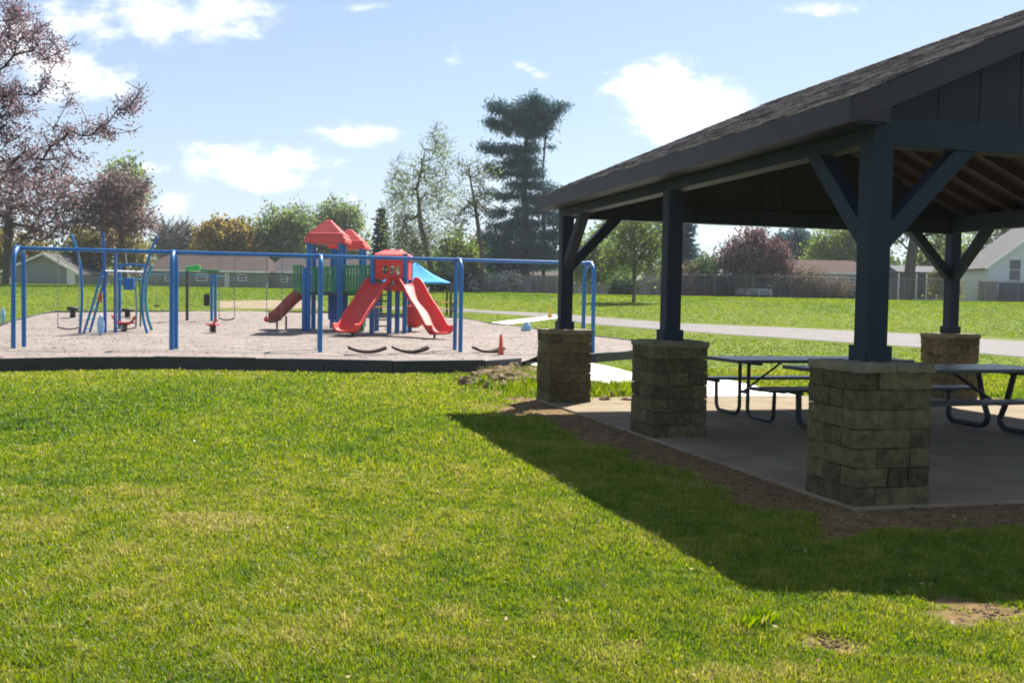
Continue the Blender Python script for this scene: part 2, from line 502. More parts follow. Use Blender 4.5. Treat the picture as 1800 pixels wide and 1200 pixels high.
xs = np.concatenate([np.array([-400, -300, -220, -160, -120, -90, -70]), np.arange(-56, -13, 2.), np.arange(-13, 13.01, .11), np.arange(14, 58, 2.), np.array([70, 90, 120, 160, 220, 300, 400])])
ys = np.concatenate([np.array([-70, -40, -20, -8, -3, 0, 1.5]), np.arange(2.5, 24, .11), np.arange(24, 90, .8), np.array([95, 110, 140, 180, 240, 320, 420])])
gx, gy = np.meshgrid(xs, ys)
V = np.stack([gx.ravel(), gy.ravel(), gh(gx.ravel(), gy.ravel())], 1)
nx_, ny_ = len(xs), len(ys)
idx = (np.arange(ny_ - 1)[:, None] * nx_ + np.arange(nx_ - 1)[None, :]).ravel()
Fq = np.stack([idx, idx + 1, idx + 1 + nx_, idx + nx_], 1)
dm = dirtmask(V[:, 0], V[:, 1]) * ((np.abs(V[:, 0]) < 14) & (V[:, 1] < 24))
a_, b_ = loc_uv(V[:, 0], V[:, 1])
# shallow lumps in the loose soil beside the slab
V[:, 2] += dm * (fbm(V[:, 0] * 5, V[:, 1] * 5, 3, 3) - .6) * .07 * ~((a_ > -.6) & (b_ > -.6) & (a_ < PG + .6) & (b_ < PL + .6))
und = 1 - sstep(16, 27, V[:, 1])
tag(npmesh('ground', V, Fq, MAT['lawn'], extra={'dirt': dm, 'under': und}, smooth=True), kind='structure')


# ---- tessellated sheets following the terrain
def sheet(name, poly, mat, dz, step=.35, zfun=None, extra=None):
    import bmesh
    bm = bmesh.new()
    bm.faces.new([bm.verts.new((x, y, 0)) for x, y in poly])
    x0, x1 = min(p[0] for p in poly), max(p[0] for p in poly); y0, y1 = min(p[1] for p in poly), max(p[1] for p in poly)
    for ax, lo, hi in ((0, x0, x1), (1, y0, y1)):
        for t in np.arange(lo + step, hi, step):
            co = (t, 0, 0) if ax == 0 else (0, t, 0); no = (1, 0, 0) if ax == 0 else (0, 1, 0)
            bmesh.ops.bisect_plane(bm, geom=bm.verts[:] + bm.edges[:] + bm.faces[:], plane_co=co, plane_no=no)
    for v in bm.verts:
        v.co.z = float(gh(v.co.x, v.co.y)) + dz + (float(zfun(v.co.x, v.co.y)) if zfun else 0)
    bmesh.ops.recalc_face_normals(bm, faces=bm.faces[:])
    if sum(f.normal.z for f in bm.faces) < 0: bmesh.ops.reverse_faces(bm, faces=bm.faces[:])
    me = bpy.data.meshes.new(name); bm.to_mesh(me); bm.free()
    me.polygons.foreach_set('use_smooth', [True] * len(me.polygons))
    me.materials.append(mat)
    if extra:
        for k, fn in extra.items():
            at_ = me.attributes.new(k, 'FLOAT', 'POINT')
            at_.data.foreach_set('value', [float(fn(v.co.x, v.co.y)) for v in me.vertices])
    o = bpy.data.objects.new(name, me); COL.objects.link(o)
    return tag(o, kind='structure')


MZ = .2
FRONT = [(-330, 676), (-150, 664), (0, 655), (140, 652), (270, 650), (450, 653), (690, 657), (850, 656), (914, 650)]
RIGHT = [(945, 640), (1043, 637), (1107, 631), (1178, 619)]
BACK = [(1107, 608), (1043, 601), (930, 586), (860, 577), (815, 569), (700, 560), (530, 556), (300, 555), (95, 556), (45, 567), (0, 581), (-120, 605), (-330, 640)]
POLY = [g0(*q) for q in FRONT] + [g0(*q) for q in RIGHT] + [g0(*q) for q in BACK]

# swing frames stand on one straight line on the wood chips
SW = []
bx0 = at(33, 613, MZ); bx1 = at(804, 618.5, MZ)
sdir = (bx1 - bx0); sdir.z = 0; SPAN = sdir.length / 3; sdir.normalize()
SWD = Vector((-sdir.y, sdir.x, 0))
for i in range(5):
    p = bx0 + sdir * (SPAN * i); p.z = float(gh(p.x, p.y)) + MZ; SW.append(p)
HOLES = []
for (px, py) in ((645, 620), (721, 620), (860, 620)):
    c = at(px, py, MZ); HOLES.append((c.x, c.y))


def mulch_z(x, y):
    z = (vnoise(x * .5, y * .5, 8) - .5) * .08
    for (hx, hy) in HOLES:
        q = ((x - hx) / .55) ** 2 + ((y - hy) / .42) ** 2
        z = z - .05 * np.exp(-q * 1.3)
    return z


def mulch_hollow_tone(x, y):
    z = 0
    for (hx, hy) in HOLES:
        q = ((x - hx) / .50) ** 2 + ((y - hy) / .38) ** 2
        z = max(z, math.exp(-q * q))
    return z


m, nt, out = newmat('wood_chip_mulch'); MAT['mulch'] = m
tc = nt.nodes.new('ShaderNodeTexCoord'); ov = tc.outputs['Object']
f = mth(nt, 'ADD', mth(nt, 'MULTIPLY', noise(nt, ov, .9, 5), .5), mth(nt, 'MULTIPLY', noise(nt, ov, 24, 4, .75), .5))
c_ = ramp(nt, mth(nt, 'MULTIPLY_ADD', mth(nt, 'SUBTRACT', f, .5), 2.6, .5, True), [(0, (.115, .088, .072)), (.5, (.190, .153, .130)), (1, (.27, .223, .192))])
c_ = mixc(nt, mth(nt, 'MULTIPLY', attr(nt, 'hollow_tone'), .85), c_, (.07, .05, .04))  # wood chips coloured darker inside the swing hollows
b = nt.nodes.new('ShaderNodeBsdfPrincipled'); nt.links.new(c_, b.inputs['Base Color']); b.inputs['Roughness'].default_value = .95
bp = nt.nodes.new('ShaderNodeBump'); bp.inputs['Strength'].default_value = .3; bp.inputs['Distance'].default_value = .012
nt.links.new(noise(nt, ov, 34, 4, .8), bp.inputs['Height']); nt.links.new(bp.outputs[0], b.inputs['Normal'])
nt.links.new(b.outputs[0], out.inputs[0])
sheet('mulch_bed', POLY, MAT['mulch'], MZ, .33, mulch_z, {'hollow_tone': mulch_hollow_tone})


def inpoly(x, y, poly):
    c = np.zeros(np.shape(x), bool); n = len(poly)
    for i in range(n):
        x0, y0 = poly[i]; x1, y1 = poly[(i + 1) % n]
        cond = ((y0 > y) != (y1 > y)) & (x < (x1 - x0) * (y - y0) / ((y1 - y0) or 1e-9) + x0)
        c ^= cond
    return c


# loose chips lying on the bed, one mass
N = 9000
pxx = RNG.uniform(min(p[0] for p in POLY), max(p[0] for p in POLY), N * 2); pyy = RNG.uniform(19, 44, N * 2)
k = inpoly(pxx, pyy, POLY); pxx, pyy = pxx[k][:N], pyy[k][:N]; n = len(pxx)
pz = gh(pxx, pyy) + MZ + mulch_z(pxx, pyy) + .004
ang = RNG.uniform(0, PI, n); ln = RNG.uniform(.015, .04, n); wd = RNG.uniform(.007, .015, n)
ax = np.stack([np.cos(ang) * ln, np.sin(ang) * ln, RNG.normal(0, .004, n)], 1); bx = np.stack([-np.sin(ang) * wd, np.cos(ang) * wd, RNG.normal(0, .003, n)], 1)
C0 = np.stack([pxx, pyy, pz], 1)
V = np.stack([C0 - ax - bx, C0 + ax - bx, C0 + ax + bx, C0 - ax + bx], 1).reshape(-1, 3)
MAT['chip'] = pmat('wood_chip', (.13, .10, .085), (.27, .225, .195), .5, .9, tint=2.0)
tag(npmesh('wood_chips', V, np.arange(n * 4).reshape(-1, 4), MAT['chip'], np.repeat(RNG.random(n), 4)),
    'loose pale wood chips scattered over the playground bed', 'wood chips', kind='stuff')


# ---- playground border of black plastic timbers
border = thing('playground_border', 'low black plastic timber border around the wood chip playground', 'border', (0, 0, 0))


def border_run(pix, step=1.2, h=.29, w=.09, zoff=0):
    pts = [Vector((*g0(*q), 0)) for q in pix]
    # resample into timbers of about 1.2 m
    path = [pts[0]]; acc = 0
    segs = []
    for i in range(len(pts) - 1):
        a, b = pts[i], pts[i + 1]; L = (b - a).length; n = max(1, round(L / step))
        for j in range(n): segs.append((a.lerp(b, j / n), a.lerp(b, (j + 1) / n)))
    for a, b in segs:
        ja, jb = random.uniform(-.012, .012), random.uniform(-.012, .012)
        d = (b - a).normalized() * .004
        za, zb = float(gh(a.x, a.y)), float(gh(b.x, b.y))
        mb = MB()
        mb.bar(a + d + Vector((0, 0, za + h / 2 - .04 + ja)), b - d + Vector((0, 0, zb + h / 2 - .04 + jb)), w, h + .08, tint=random.random())
        mb.build('border_timber', MAT['mulch_dark'], border, .012)


border_run(FRONT, 1.5)
border_run([(1043 - 60, 640), (1043, 637), (1107, 631), (1178, 619)], 1.3, .25)
border_run([(1178, 619)] + BACK, 1.6, .24)
for px in (282, 682):
    p = at(px, 648 if px == 282 else 655)
    mb = MB().box((p.x, p.y - .07, .16), (.035, .02, .24))
    mb.build('border_stake', MAT['chain'], border)

# ---- walks, path, slab
sheet('asphalt_path', [g0(*q) for q in [(2100, 611), (1800, 600), (1720, 595.5), (1620, 588), (1400, 577), (1195, 568.5), (1030, 556), (985, 551.5), (870, 547), (815, 543), (760, 541), (640, 539), (640, 543), (760, 546), (815, 548), (880, 552), (985, 560), (1030, 569), (1195, 582), (1400, 596), (1620, 611), (1720, 621), (1800, 628), (2100, 656)]], MAT['path'], .014, .8)
sheet('concrete_pad', [g0(*q) for q in [(383, 530), (440, 528.5), (520, 528), (560, 530), (570, 542), (500, 543.5), (384, 542)]], MAT['slab'], .014, .8)
sheet('side_walk', [g0(*q) for q in [(832, 571), (900, 563), (975, 555), (990, 558.5), (915, 568), (845, 577)]], MAT['newcrete'], .02, .5)
wl = [at(q[0], q[1]) for q in [(917, 634), (975, 636), (1043, 641), (1075, 647), (1107, 656), (1180, 668)]]
far_edge = [uvw(3.0, PL + .37), uvw(1.0, PL + .37)]
wr = [at(q[0], q[1]) for q in [(1107, 682), (1075, 678), (1043, 672), (990, 658), (946, 646), (922, 640)]]
wl2 = [at(1180, 662), at(1290, 672), uvw(4.4, PL + .37), uvw(1.7, PL + .37), at(1180, 693)]
poly = [(p.x, p.y) for p in wl[:5]] + [(p.x, p.y) for p in wl2] + [(p.x, p.y) for p in wr]
sheet('concrete_walk', poly, MAT['newcrete'], .035, .4)
WALK = poly
mb = MB()
e = .36
SLABP = [uvw(-e, -e), uvw(PG + e, -e), uvw(PG + e, PL + e), uvw(-e, PL + e)]
us = np.linspace(-e, PG + e, 4); vs_ = np.linspace(-e, PL + e, 4)
for i in range(3):
    for j in range(3):
        q = [uvw(us[i] + .005, vs_[j] + .005), uvw(us[i + 1] - .005, vs_[j] + .005), uvw(us[i + 1] - .005, vs_[j + 1] - .005), uvw(us[i] + .005, vs_[j + 1] - .005)]
        mb.prism([(p.x, p.y) for p in q], -.15, .03)
tag(mb.build('concrete_slab', MAT['slab'], None, .015), kind='structure')

# ---- grass: half a million mown blades as one mass, none where the earth is bare
MAT['grass'] = leafmat('grass_blade', [(0, (.045, .100, .007)), (.28, (.102, .180, .010)), (.55, (.188, .246, .015)), (.8, (.282, .298, .034)), (1, (.40, .34, .12))], .50)
nb = 780000
d = 3.6 * np.exp(RNG.random(nb) ** .93 * math.log(24.5 / 3.6))
d = np.where(RNG.random(nb) < .25, RNG.uniform(3.6, 9, nb), d)
x = RNG.uniform(-1, 1, nb) * (d * .56 + 1.2)
ns_ = 330000
ds_ = 1.2 + 22 * RNG.random(ns_) ** 1.3; sgn_ = np.where(RNG.random(ns_) < .62, -1, 1)
x = np.concatenate([x, sgn_ * (np.maximum(ds_ * .56 + 1.2, 0) + 4.5 * RNG.random(ns_) ** 1.3)]); d = np.concatenate([d, ds_])
nz_ = 60000
x = np.concatenate([x, RNG.uniform(-3.3, 3.3, nz_)]); d = np.concatenate([d, RNG.uniform(1.2, 3.7, nz_)])
dirt = dirtmask(x, d)
av, bv = loc_uv(x, d)
keep = (RNG.random(len(x)) > dirt * 1.35 - .12) & ~((av > -.37) & (bv > -.37) & (av < PG + .37) & (bv < PL + .37))
keep &= ~inpoly(x, d, POLY) & ~inpoly(x, d, WALK)
x, d, dirt = x[keep], d[keep], dirt[keep]; n = len(x)
big = fbm(x * .55, d * .55, 21, 4); mid_ = fbm(x * 2.6, d * 2.6, 31, 3); fine_ = fbm(x * 9, d * 9, 41, 2)
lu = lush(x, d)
hgt = (.011 + .019 * mid_ + .020 * fine_ + .010 * RNG.random(n)) * (1 - .5 * np.clip(dirtmask(x + .0, d) * 2 + 0, 0, 1)) * (1 + .5 * np.clip(lu, 0, 1)) * (1 + .02 * d)
hgt *= np.where(RNG.random(n) < .02, 1.7, 1)
wdt = np.maximum(.0024, d * .00052) * RNG.uniform(.8, 1.5, n)
az = RNG.uniform(0, 2 * PI, n); lean = RNG.uniform(.1, .95, n)
dx, dy = np.cos(az), np.sin(az)
px_, py_ = -dy, dx
base = np.stack([x, d, np.zeros(n)], 1)
wv = np.stack([px_, py_, np.zeros(n)], 1) * wdt[:, None]
mid = base + np.stack([dx * lean * .35 * hgt, dy * lean * .35 * hgt, hgt * .62], 1)
tip = base + np.stack([dx * lean * hgt, dy * lean * hgt, hgt * (1.05 - .35 * lean)], 1)
V = np.stack([base - wv, base + wv, mid + wv * .8, mid - wv * .8, tip], 1).reshape(-1, 3)
o5 = np.arange(n) * 5
Fc = np.concatenate([np.stack([o5, o5 + 1, o5 + 2], 1), np.stack([o5, o5 + 2, o5 + 3], 1), np.stack([o5 + 3, o5 + 2, o5 + 4], 1)])
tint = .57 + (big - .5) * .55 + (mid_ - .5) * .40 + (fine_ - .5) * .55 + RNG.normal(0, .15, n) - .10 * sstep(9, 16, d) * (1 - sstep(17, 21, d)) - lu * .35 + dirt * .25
tint = np.where(RNG.random(n) < .02, .97, tint)
tag(npmesh('lawn_grass', V, Fc, MAT['grass'], np.repeat(np.clip(tint, 0, 1), 5)),
    'mown spring grass with yellowish and darker patches in the foreground', 'grass', kind='stuff')
# dry leaf bits and pale seed heads caught in the turf
nl = 900
dd_ = 3.8 + 18 * RNG.random(nl) ** 1.6; xx_ = RNG.uniform(-1, 1, nl) * (dd_ * .54 + .5)
k = ~inpoly(xx_, dd_, POLY) & ~inpoly(xx_, dd_, WALK); ua, ub = loc_uv(xx_, dd_); k &= ~((ua > -.4) & (ub > -.4))
xx_, dd_ = xx_[k], dd_[k]; n = len(xx_)
c_0 = np.stack([xx_, dd_, RNG.uniform(.02, .05, n)], 1); v1 = RNG.normal(0, 1, (n, 3)); v1 /= np.linalg.norm(v1, axis=1, keepdims=True)
v2 = np.cross(v1, RNG.normal(0, 1, (n, 3))); v2 /= np.linalg.norm(v2, axis=1, keepdims=True)
s0_ = (RNG.uniform(.006, .017, n) * (1 + dd_ * .04))[:, None]
V = np.stack([c_0 - v1 * s0_, c_0 + v2 * s0_ * .6, c_0 + v1 * s0_, c_0 - v2 * s0_ * .6], 1).reshape(-1, 3)
tag(npmesh('leaf_litter', V, np.arange(n * 4).reshape(-1, 4), MAT['straw'], np.repeat(RNG.random(n), 4)), 'dry leaf bits and pale specks scattered in the foreground lawn', 'leaf litter', kind='stuff')
# taller tussocks of the far lawn, where single blades are too small to see
PATHP = [[g0(*q) for q in [(2100, 609), (1800, 595), (1620, 585), (1400, 575), (1195, 566.5), (1030, 554), (870, 545), (760, 539), (640, 537), (640, 545), (760, 548), (880, 554), (985, 562), (1030, 571), (1195, 584), (1400, 598), (1620, 613), (1800, 630), (2100, 658)]],
         [g0(*q) for q in [(380, 528), (560, 527), (574, 545), (381, 546)]], [g0(*q) for q in [(828, 572), (900, 562), (975, 553), (994, 559), (915, 570), (845, 579)]]]
nf = 210000
d = 24 + 58 * RNG.random(nf) ** .8
x = RNG.uniform(-1, 1, nf) * (d * .56 + 2)
keep = ~inpoly(x, d, POLY) & ~inpoly(x, d, WALK)
for q in PATHP: keep &= ~inpoly(x, d, q)
x, d = x[keep], d[keep]; n = len(x)
big = fbm(x * .16, d * .10, 51, 4); mid_ = fbm(x * .7, d * .35, 52, 3); fine_ = fbm(x * 3, d * 1.2, 53, 2)
hgt = (.012 + .026 * fine_ + .02 * mid_) * RNG.uniform(.6, 1.3, n); wdt = d * .0011 * RNG.uniform(.6, 1.5, n)
az = RNG.uniform(0, 2 * PI, n); dx, dy = np.cos(az), np.sin(az)
base = np.stack([x, d, gh(x, d) - .005], 1); wv = np.stack([-dy, dx, np.zeros(n)], 1) * wdt[:, None]
tip = base + np.stack([dx * hgt * .5, dy * hgt * .5, hgt], 1)
V = np.stack([base - wv, base + wv, tip], 1).reshape(-1, 3)
tint = .36 + (big - .5) * .6 + (mid_ - .5) * .4 + (fine_ - .5) * .25 + RNG.normal(0, .07, n)
tag(npmesh('far_lawn_grass', V, np.arange(n * 3).reshape(-1, 3), MAT['grass'], np.repeat(np.clip(tint, 0, 1), 3)),
    'short sunlit grass of the rising lawn behind the playground', 'grass', kind='stuff')
# crumbs of soil and small stones on the bare strip
nc = 60000
a = RNG.uniform(-1.6, PG + .5, nc); b_ = RNG.uniform(-1.7, PL + .9, nc)
x = PX + a * cu_ - b_ * su_; y = PY + a * su_ + b_ * cu_
k = (dirtmask(x, y) > .55) & ~((a > -.37) & (b_ > -.37) & (a < PG + .37) & (b_ < PL + .37)) & (RNG.random(nc) < .75)
x, y = x[k], y[k]; n = len(x)
s_ = .004 + .016 * RNG.random(n) ** 4
OC = np.array([[1, 0, 0], [0, 1, 0], [-1, 0, 0], [0, -1, 0], [0, 0, 1]], float)
V = (OC[None] * RNG.uniform(.6, 1.4, (n, 5, 1)) * s_[:, None, None]) * np.array([1.3, 1, .8]) + np.stack([x, y, np.full(n, .002)], 1)[:, None, :]
ca, sa = np.cos(RNG.uniform(0, 6.3, n)), 0
Fo = np.array([[0, 1, 4], [1, 2, 4], [2, 3, 4], [3, 0, 4]])
Fc = (np.arange(n)[:, None, None] * 5 + Fo[None]).reshape(-1, 3)
MAT['crumb'] = pmat('soil_crumb', (.09, .053, .023), (.28, .18, .085), 3, .95, tint=1.2)
tag(npmesh('soil_crumbs', V.reshape(-1, 3), Fc, MAT['crumb'], np.repeat(RNG.random(n) ** 1.5, 5)),
    'crumbs of bare soil and small stones along the edge of the slab', 'soil', kind='stuff')
# ================================================================== PARK SHELTER
shel = thing('park_shelter', 'open park shelter with dark timber posts, stone piers and a shingled gable roof', 'shelter', (PX, PY, 0), TH)
PW, PH = .69, 1.153
ZB, ZT = 2.90, 3.14           # tie beams
EO, RO = .40, .22             # eave and rake overhang
HE, HR = 3.24, 4.975          # roof top at eave edge and ridge
SL = (HR - HE) / (PG / 2 + EO)
roof_z = lambda u: HE + SL * (u + EO if u <= PG / 2 else PG + EO - u)


def rockbox(mb, c, size, rng, amp=.010, n=4):
    """one split-faced block: a subdivided box with rounded arrises and a rough broken face"""
    hx, hy, hz = size[0] / 2, size[1] / 2, size[2] / 2
    tint = rng.random() ** 1.0
    off = Vector((rng.uniform(0, 50), rng.uniform(0, 50), rng.uniform(0, 50)))
    nx = max(2, round(size[0] / .055)); ny = max(2, round(size[1] / .055)); nz = max(3, round(size[2] / .04))

    def disp(p):
        q = Vector((p[0] / hx, p[1] / hy, p[2] / hz))
        e = 0
        # pull the arrises in
        s = sorted([abs(q.x), abs(q.y), abs(q.z)])
        edge = max(0, s[1] - .78) / .22
        v = Vector(p)
        nrm = Vector((q.x ** 7, q.y ** 7, q.z ** 7))
        if nrm.length > 0: nrm.normalize()
        nn = mnoise.fractal(v * 11 + off, 1.0, 2.0, 4) * amp + mnoise.noise(v * 4 + off) * amp
        return v + nrm * (nn - edge * .005) + Vector(c)
    for axis, (a, b, w, na, nb_) in enumerate((((0, 1, 2, nx, ny)), (1, 2, 0, ny, nz), (2, 0, 1, nz, nx))):
        h = (hx, hy, hz)
        for sgn in (-1, 1):
            vs = []; fs = []
            for i in range(na + 1):
                for j in range(nb_ + 1):
                    p = [0, 0, 0]
                    p[a] = -h[a] + 2 * h[a] * i / na; p[b] = -h[b] + 2 * h[b] * j / nb_; p[w] = sgn * h[w]
                    vs.append(disp(p))
            for i in range(na):
                for j in range(nb_):
                    k = i * (nb_ + 1) + j
                    f = (k, k + nb_ + 1, k + nb_ + 2, k + 1)
                    fs.append(f if sgn > 0 else f[::-1])
            mb.add(vs, fs, True, tint)


def make_pier(u, v, seed):
    rng = random.Random(seed)
    mb = MB()
    nco = 7; ch = (PH - .075) / nco; dp = .20; w = PW
    for k in range(nco):
        z = .02 + ch * (k + .5) + (.0)
        flip = k % 2
        for side in range(4):
            a = side * PI / 2
            # pinwheel: each side runs from one corner to a block depth short of the next
            L = w - dp
            cut = L * rng.choice((.0, .0, .5, .62))
            runs = [(0, L)] if cut == 0 else [(0, cut), (cut, L)]
            for (s0, s1) in runs:
                cx = -w / 2 + (s0 + s1) / 2 + (0 if flip else dp); cy = -w / 2 + dp / 2
                if flip: pass
                sx_, sy_ = s1 - s0 - .004, dp
                ox, oy = cx, cy + rng.uniform(-.004, .004)
                X = ox * math.cos(a) - oy * math.sin(a); Y = ox * math.sin(a) + oy * math.cos(a)
                sz = (sx_, sy_, ch - .002) if side % 2 == 0 else (sy_, sx_, ch - .002)
                rockbox(mb, (u + X, v + Y, z), sz, rng)
    mb.box((u, v, PH / 2 - .04), (w - .07, w - .07, PH - .1), tint=.1)
    o = mb.build('pier', MAT['stone'], shel)
    cb = MB()
    rng2 = random.Random(seed + 5)
    for i in (-1, 1):
        rockbox(cb, (u + i * (w + .025) / 4, v, PH - .035), ((w + .025) / 2 - .002, w + .025, .074), rng2, .012)
    cb.build('pier_cap', MAT['stonecap'], o)


def make_post(u, v, dirs):
    mb = MB().box((u, v, (PH + ZT) / 2), (.19, .19, ZT - PH - .004))
    o = mb.build('post', MAT['timber'], shel, .008)
    MB().box((u, v, PH + .064), (.245, .245, .13)).build('post_base', MAT['timber'], o, .006)
    for (dx, dy) in dirs:
        a = Vector((u + dx * .06, v + dy * .06, 2.14)); b_ = Vector((u + dx * .86, v + dy * .86, ZB + .06))
        MB().bar(a, b_, .135, .15).build('brace', MAT['timber'], o, .006)


BV = PL * .4966
spots = [(0, 0, [(1, 0), (0, 1)]), (0, BV, []), (0, PL, [(1, 0), (0, -1)]), (PG, PL, [(-1, 0), (0, -1)]), (PG, BV, []), (PG, 0, [(-1, 0), (0, 1)])]
for i, (u, v, dr) in enumerate(spots):
    make_pier(u, v, 100 + i * 7); make_post(u, v, dr)

# plate beams along the eaves, tie beams across the gables (butted against the plates)
for u in (0, PG):
    MB().box((u, PL / 2, (ZB + .02 + 3.2) / 2), (.20, PL + .20, 3.2 - ZB - .02)).build('eave_beam', MAT['timber'], shel, .006)
for v in (0, PL):
    MB().box((PG / 2, v, (ZB + ZT) / 2), (PG - .205, .18, ZT - ZB)).build('tie_beam', MAT['timber'], shel, .006)
# gable walls of vertical boards
for v in (0, PL):
    mb = MB(); n = 36; bw = (PG + .1) / n
    for i in range(n):
        u0 = -.05 + bw * i; u1 = u0 + bw - .005
        z0 = ZT + .002
        zt0, zt1 = roof_z(u0) - .17, roof_z(u1) - .17
        if max(zt0, zt1) < z0 + .01: continue
        zt0 = max(zt0, z0 + .005); zt1 = max(zt1, z0 + .005)
        off = .024 if i % 2 else .020
        vs = [(u0, v - off, z0), (u1, v - off, z0), (u1, v + off, z0), (u0, v + off, z0), (u0, v - off, zt0), (u1, v - off, zt1), (u1, v + off, zt1), (u0, v + off, zt0)]
        mb.add(vs, [(3, 2, 1, 0), (4, 5, 6, 7), (0, 1, 5, 4), (1, 2, 6, 5), (2, 3, 7, 6), (3, 0, 4, 7)], False, random.random())
    mb.box((PG / 2, v, ZT + .35), (PG - 2.2, .012, .7), tint=.2)
    mb.build('gable_wall', MAT['siding'], shel)

# roof: decking, rafters, fascia, individual shingle tabs
ln_ = math.hypot(PG / 2 + EO, HR - HE)
roof = None
mb = MB()
th = .035
for sgn in (0, 1):
    U = lambda t: (-EO + t) if sgn == 0 else (PG + EO - t)
    tm = PG / 2 + EO
    vs = []
    for z_off in (-.012, -.012 - th):
        for (t, v) in ((0.02, -RO), (0.02, PL + RO), (tm, PL + RO), (tm, -RO)):
            vs.append((U(t), v, HE + SL * t + z_off))
    fs = [(0, 1, 2, 3), (7, 6, 5, 4), (0, 4, 5, 1), (1, 5, 6, 2), (3, 2, 6, 7)[::-1], (0, 3, 7, 4)]
    mb.add(vs, fs if sgn == 0 else [f[::-1] for f in fs])
roof = mb.build('roof', MAT['deck'], shel)
for sgn in (0, 1):
    for i in range(15):
        v = .28 + i * (PL - .56) / 14
        mb = MB(); tm = PG / 2 + EO - .03; t0 = .06
        U = lambda t: (-EO + t) if sgn == 0 else (PG + EO - t)
        a = Vector((U(t0), v, HE + SL * t0 - .125)); b_ = Vector((U(tm), v, HE + SL * tm - .125))
        mb.bar(a, b_, .045, .14, tint=random.random())
        mb.build('rafter', MAT['rafter'], roof)
MB().box((PG / 2, PL / 2, HR - .17), (.04, PL - .1, .22)).build('ridge_board', MAT['rafter'], roof)
# fascia: two eave boards (with a butt joint) and four rake boards
for sgn in (0, 1):
    u = -EO - .014 if sgn == 0 else PG + EO + .014
    MB().box((u, PL / 2, HE - .11), (.028, PL + 2 * RO + .06, .20)).build('fascia', MAT['fascia'], roof, .004)
for v in (-RO - .016, PL + RO + .016):
    for sgn in (0, 1):
        U = lambda t: (-EO + t) if sgn == 0 else (PG + EO - t)
        tm = PG / 2 + EO - .002
        mb = MB(); vs = []
        for vv in (v - .014, v + .014):
            for (t, zo) in ((0.002, -.215), (0.002, -.01), (tm, -.01), (tm, -.215)):
                vs.append((U(t), vv, HE + SL * t + zo))
        fs = [(0, 1, 2, 3), (7, 6, 5, 4), (0, 4, 5, 1), (1, 5, 6, 2), (2, 6, 7, 3), (3, 7, 4, 0)]
        mb.add(vs, fs if sgn == 0 else [f[::-1] for f in fs])
        mb.build('fascia', MAT['fascia'], roof)
# soffit boards closing the eaves
for sgn in (0, 1):
    u = -EO / 2 if sgn == 0 else PG + EO / 2
    MB().box((u - (.05 if sgn == 0 else -.05), PL / 2, HE - .195), (EO - .13, PL + 2 * RO - .03, .016)).build('soffit', MAT['timber'], roof)
for v in (-RO / 2 - .01, PL + RO / 2 + .01):
    for u in (-EO / 2 + .03, PG + EO / 2 - .03):
        MB().box((u, v, HE - .115), (EO - .12, RO - .04, .13)).build('eave_return', MAT['fascia'], roof)
rng = random.Random(5)
for sgn in (0, 1):
    mb = MB(); expo = .142; rows = int(ln_ / expo)
    ct, st = (PG / 2 + EO) / ln_, (HR - HE) / ln_
    for r in range(rows + 1):
        s0 = -.03 + r * expo; s1 = min(s0 + expo * 1.35, ln_ + .01)
        if s0 > ln_ - .03: continue
        v = -RO - .04 - rng.uniform(0, .15) * (r % 2)
        v = -RO - .045
        first = True
        while v < PL + RO + .04:
            wd_ = rng.uniform(.14, .36)
            if first: wd_ *= rng.uniform(.3, 1); first = False
            v2 = min(v + wd_, PL + RO + .045)
            lift = .014 + rng.uniform(0, .007)
            vs = []
            for (s, off) in ((s0, .002), (s1, -.004), (s1, .003), (s0, lift)):
                for vv in (v + .002, v2 - .002):
                    u = -EO + s * ct - off * st
                    z = HE + s * st + off * ct
                    vs.append((u if sgn == 0 else PG - u, vv, z))
            fs = [(0, 1, 3, 2), (6, 7, 1, 0), (4, 5, 7, 6), (2, 3, 5, 4), (0, 2, 4, 6), (1, 7, 5, 3)]
            mb.add(vs, fs if sgn == 0 else [f[::-1] for f in fs], False, rng.random())
            v = v2
    mb.build('shingles', MAT['shingle'], roof)
mb = MB(); v = -RO - .04
while v < PL + RO:
    for s_ in (-1, 1):
        mb.bar((PG / 2 + s_ * .07, v, HR - .02 + .01), (PG / 2 + s_ * .07, v + .2, HR - .02 + .018), .15, .012, up=(s_ * .4, 0, 1), tint=rng.random())
    v += .18
mb.build('ridge_cap', MAT['shingle'], roof)


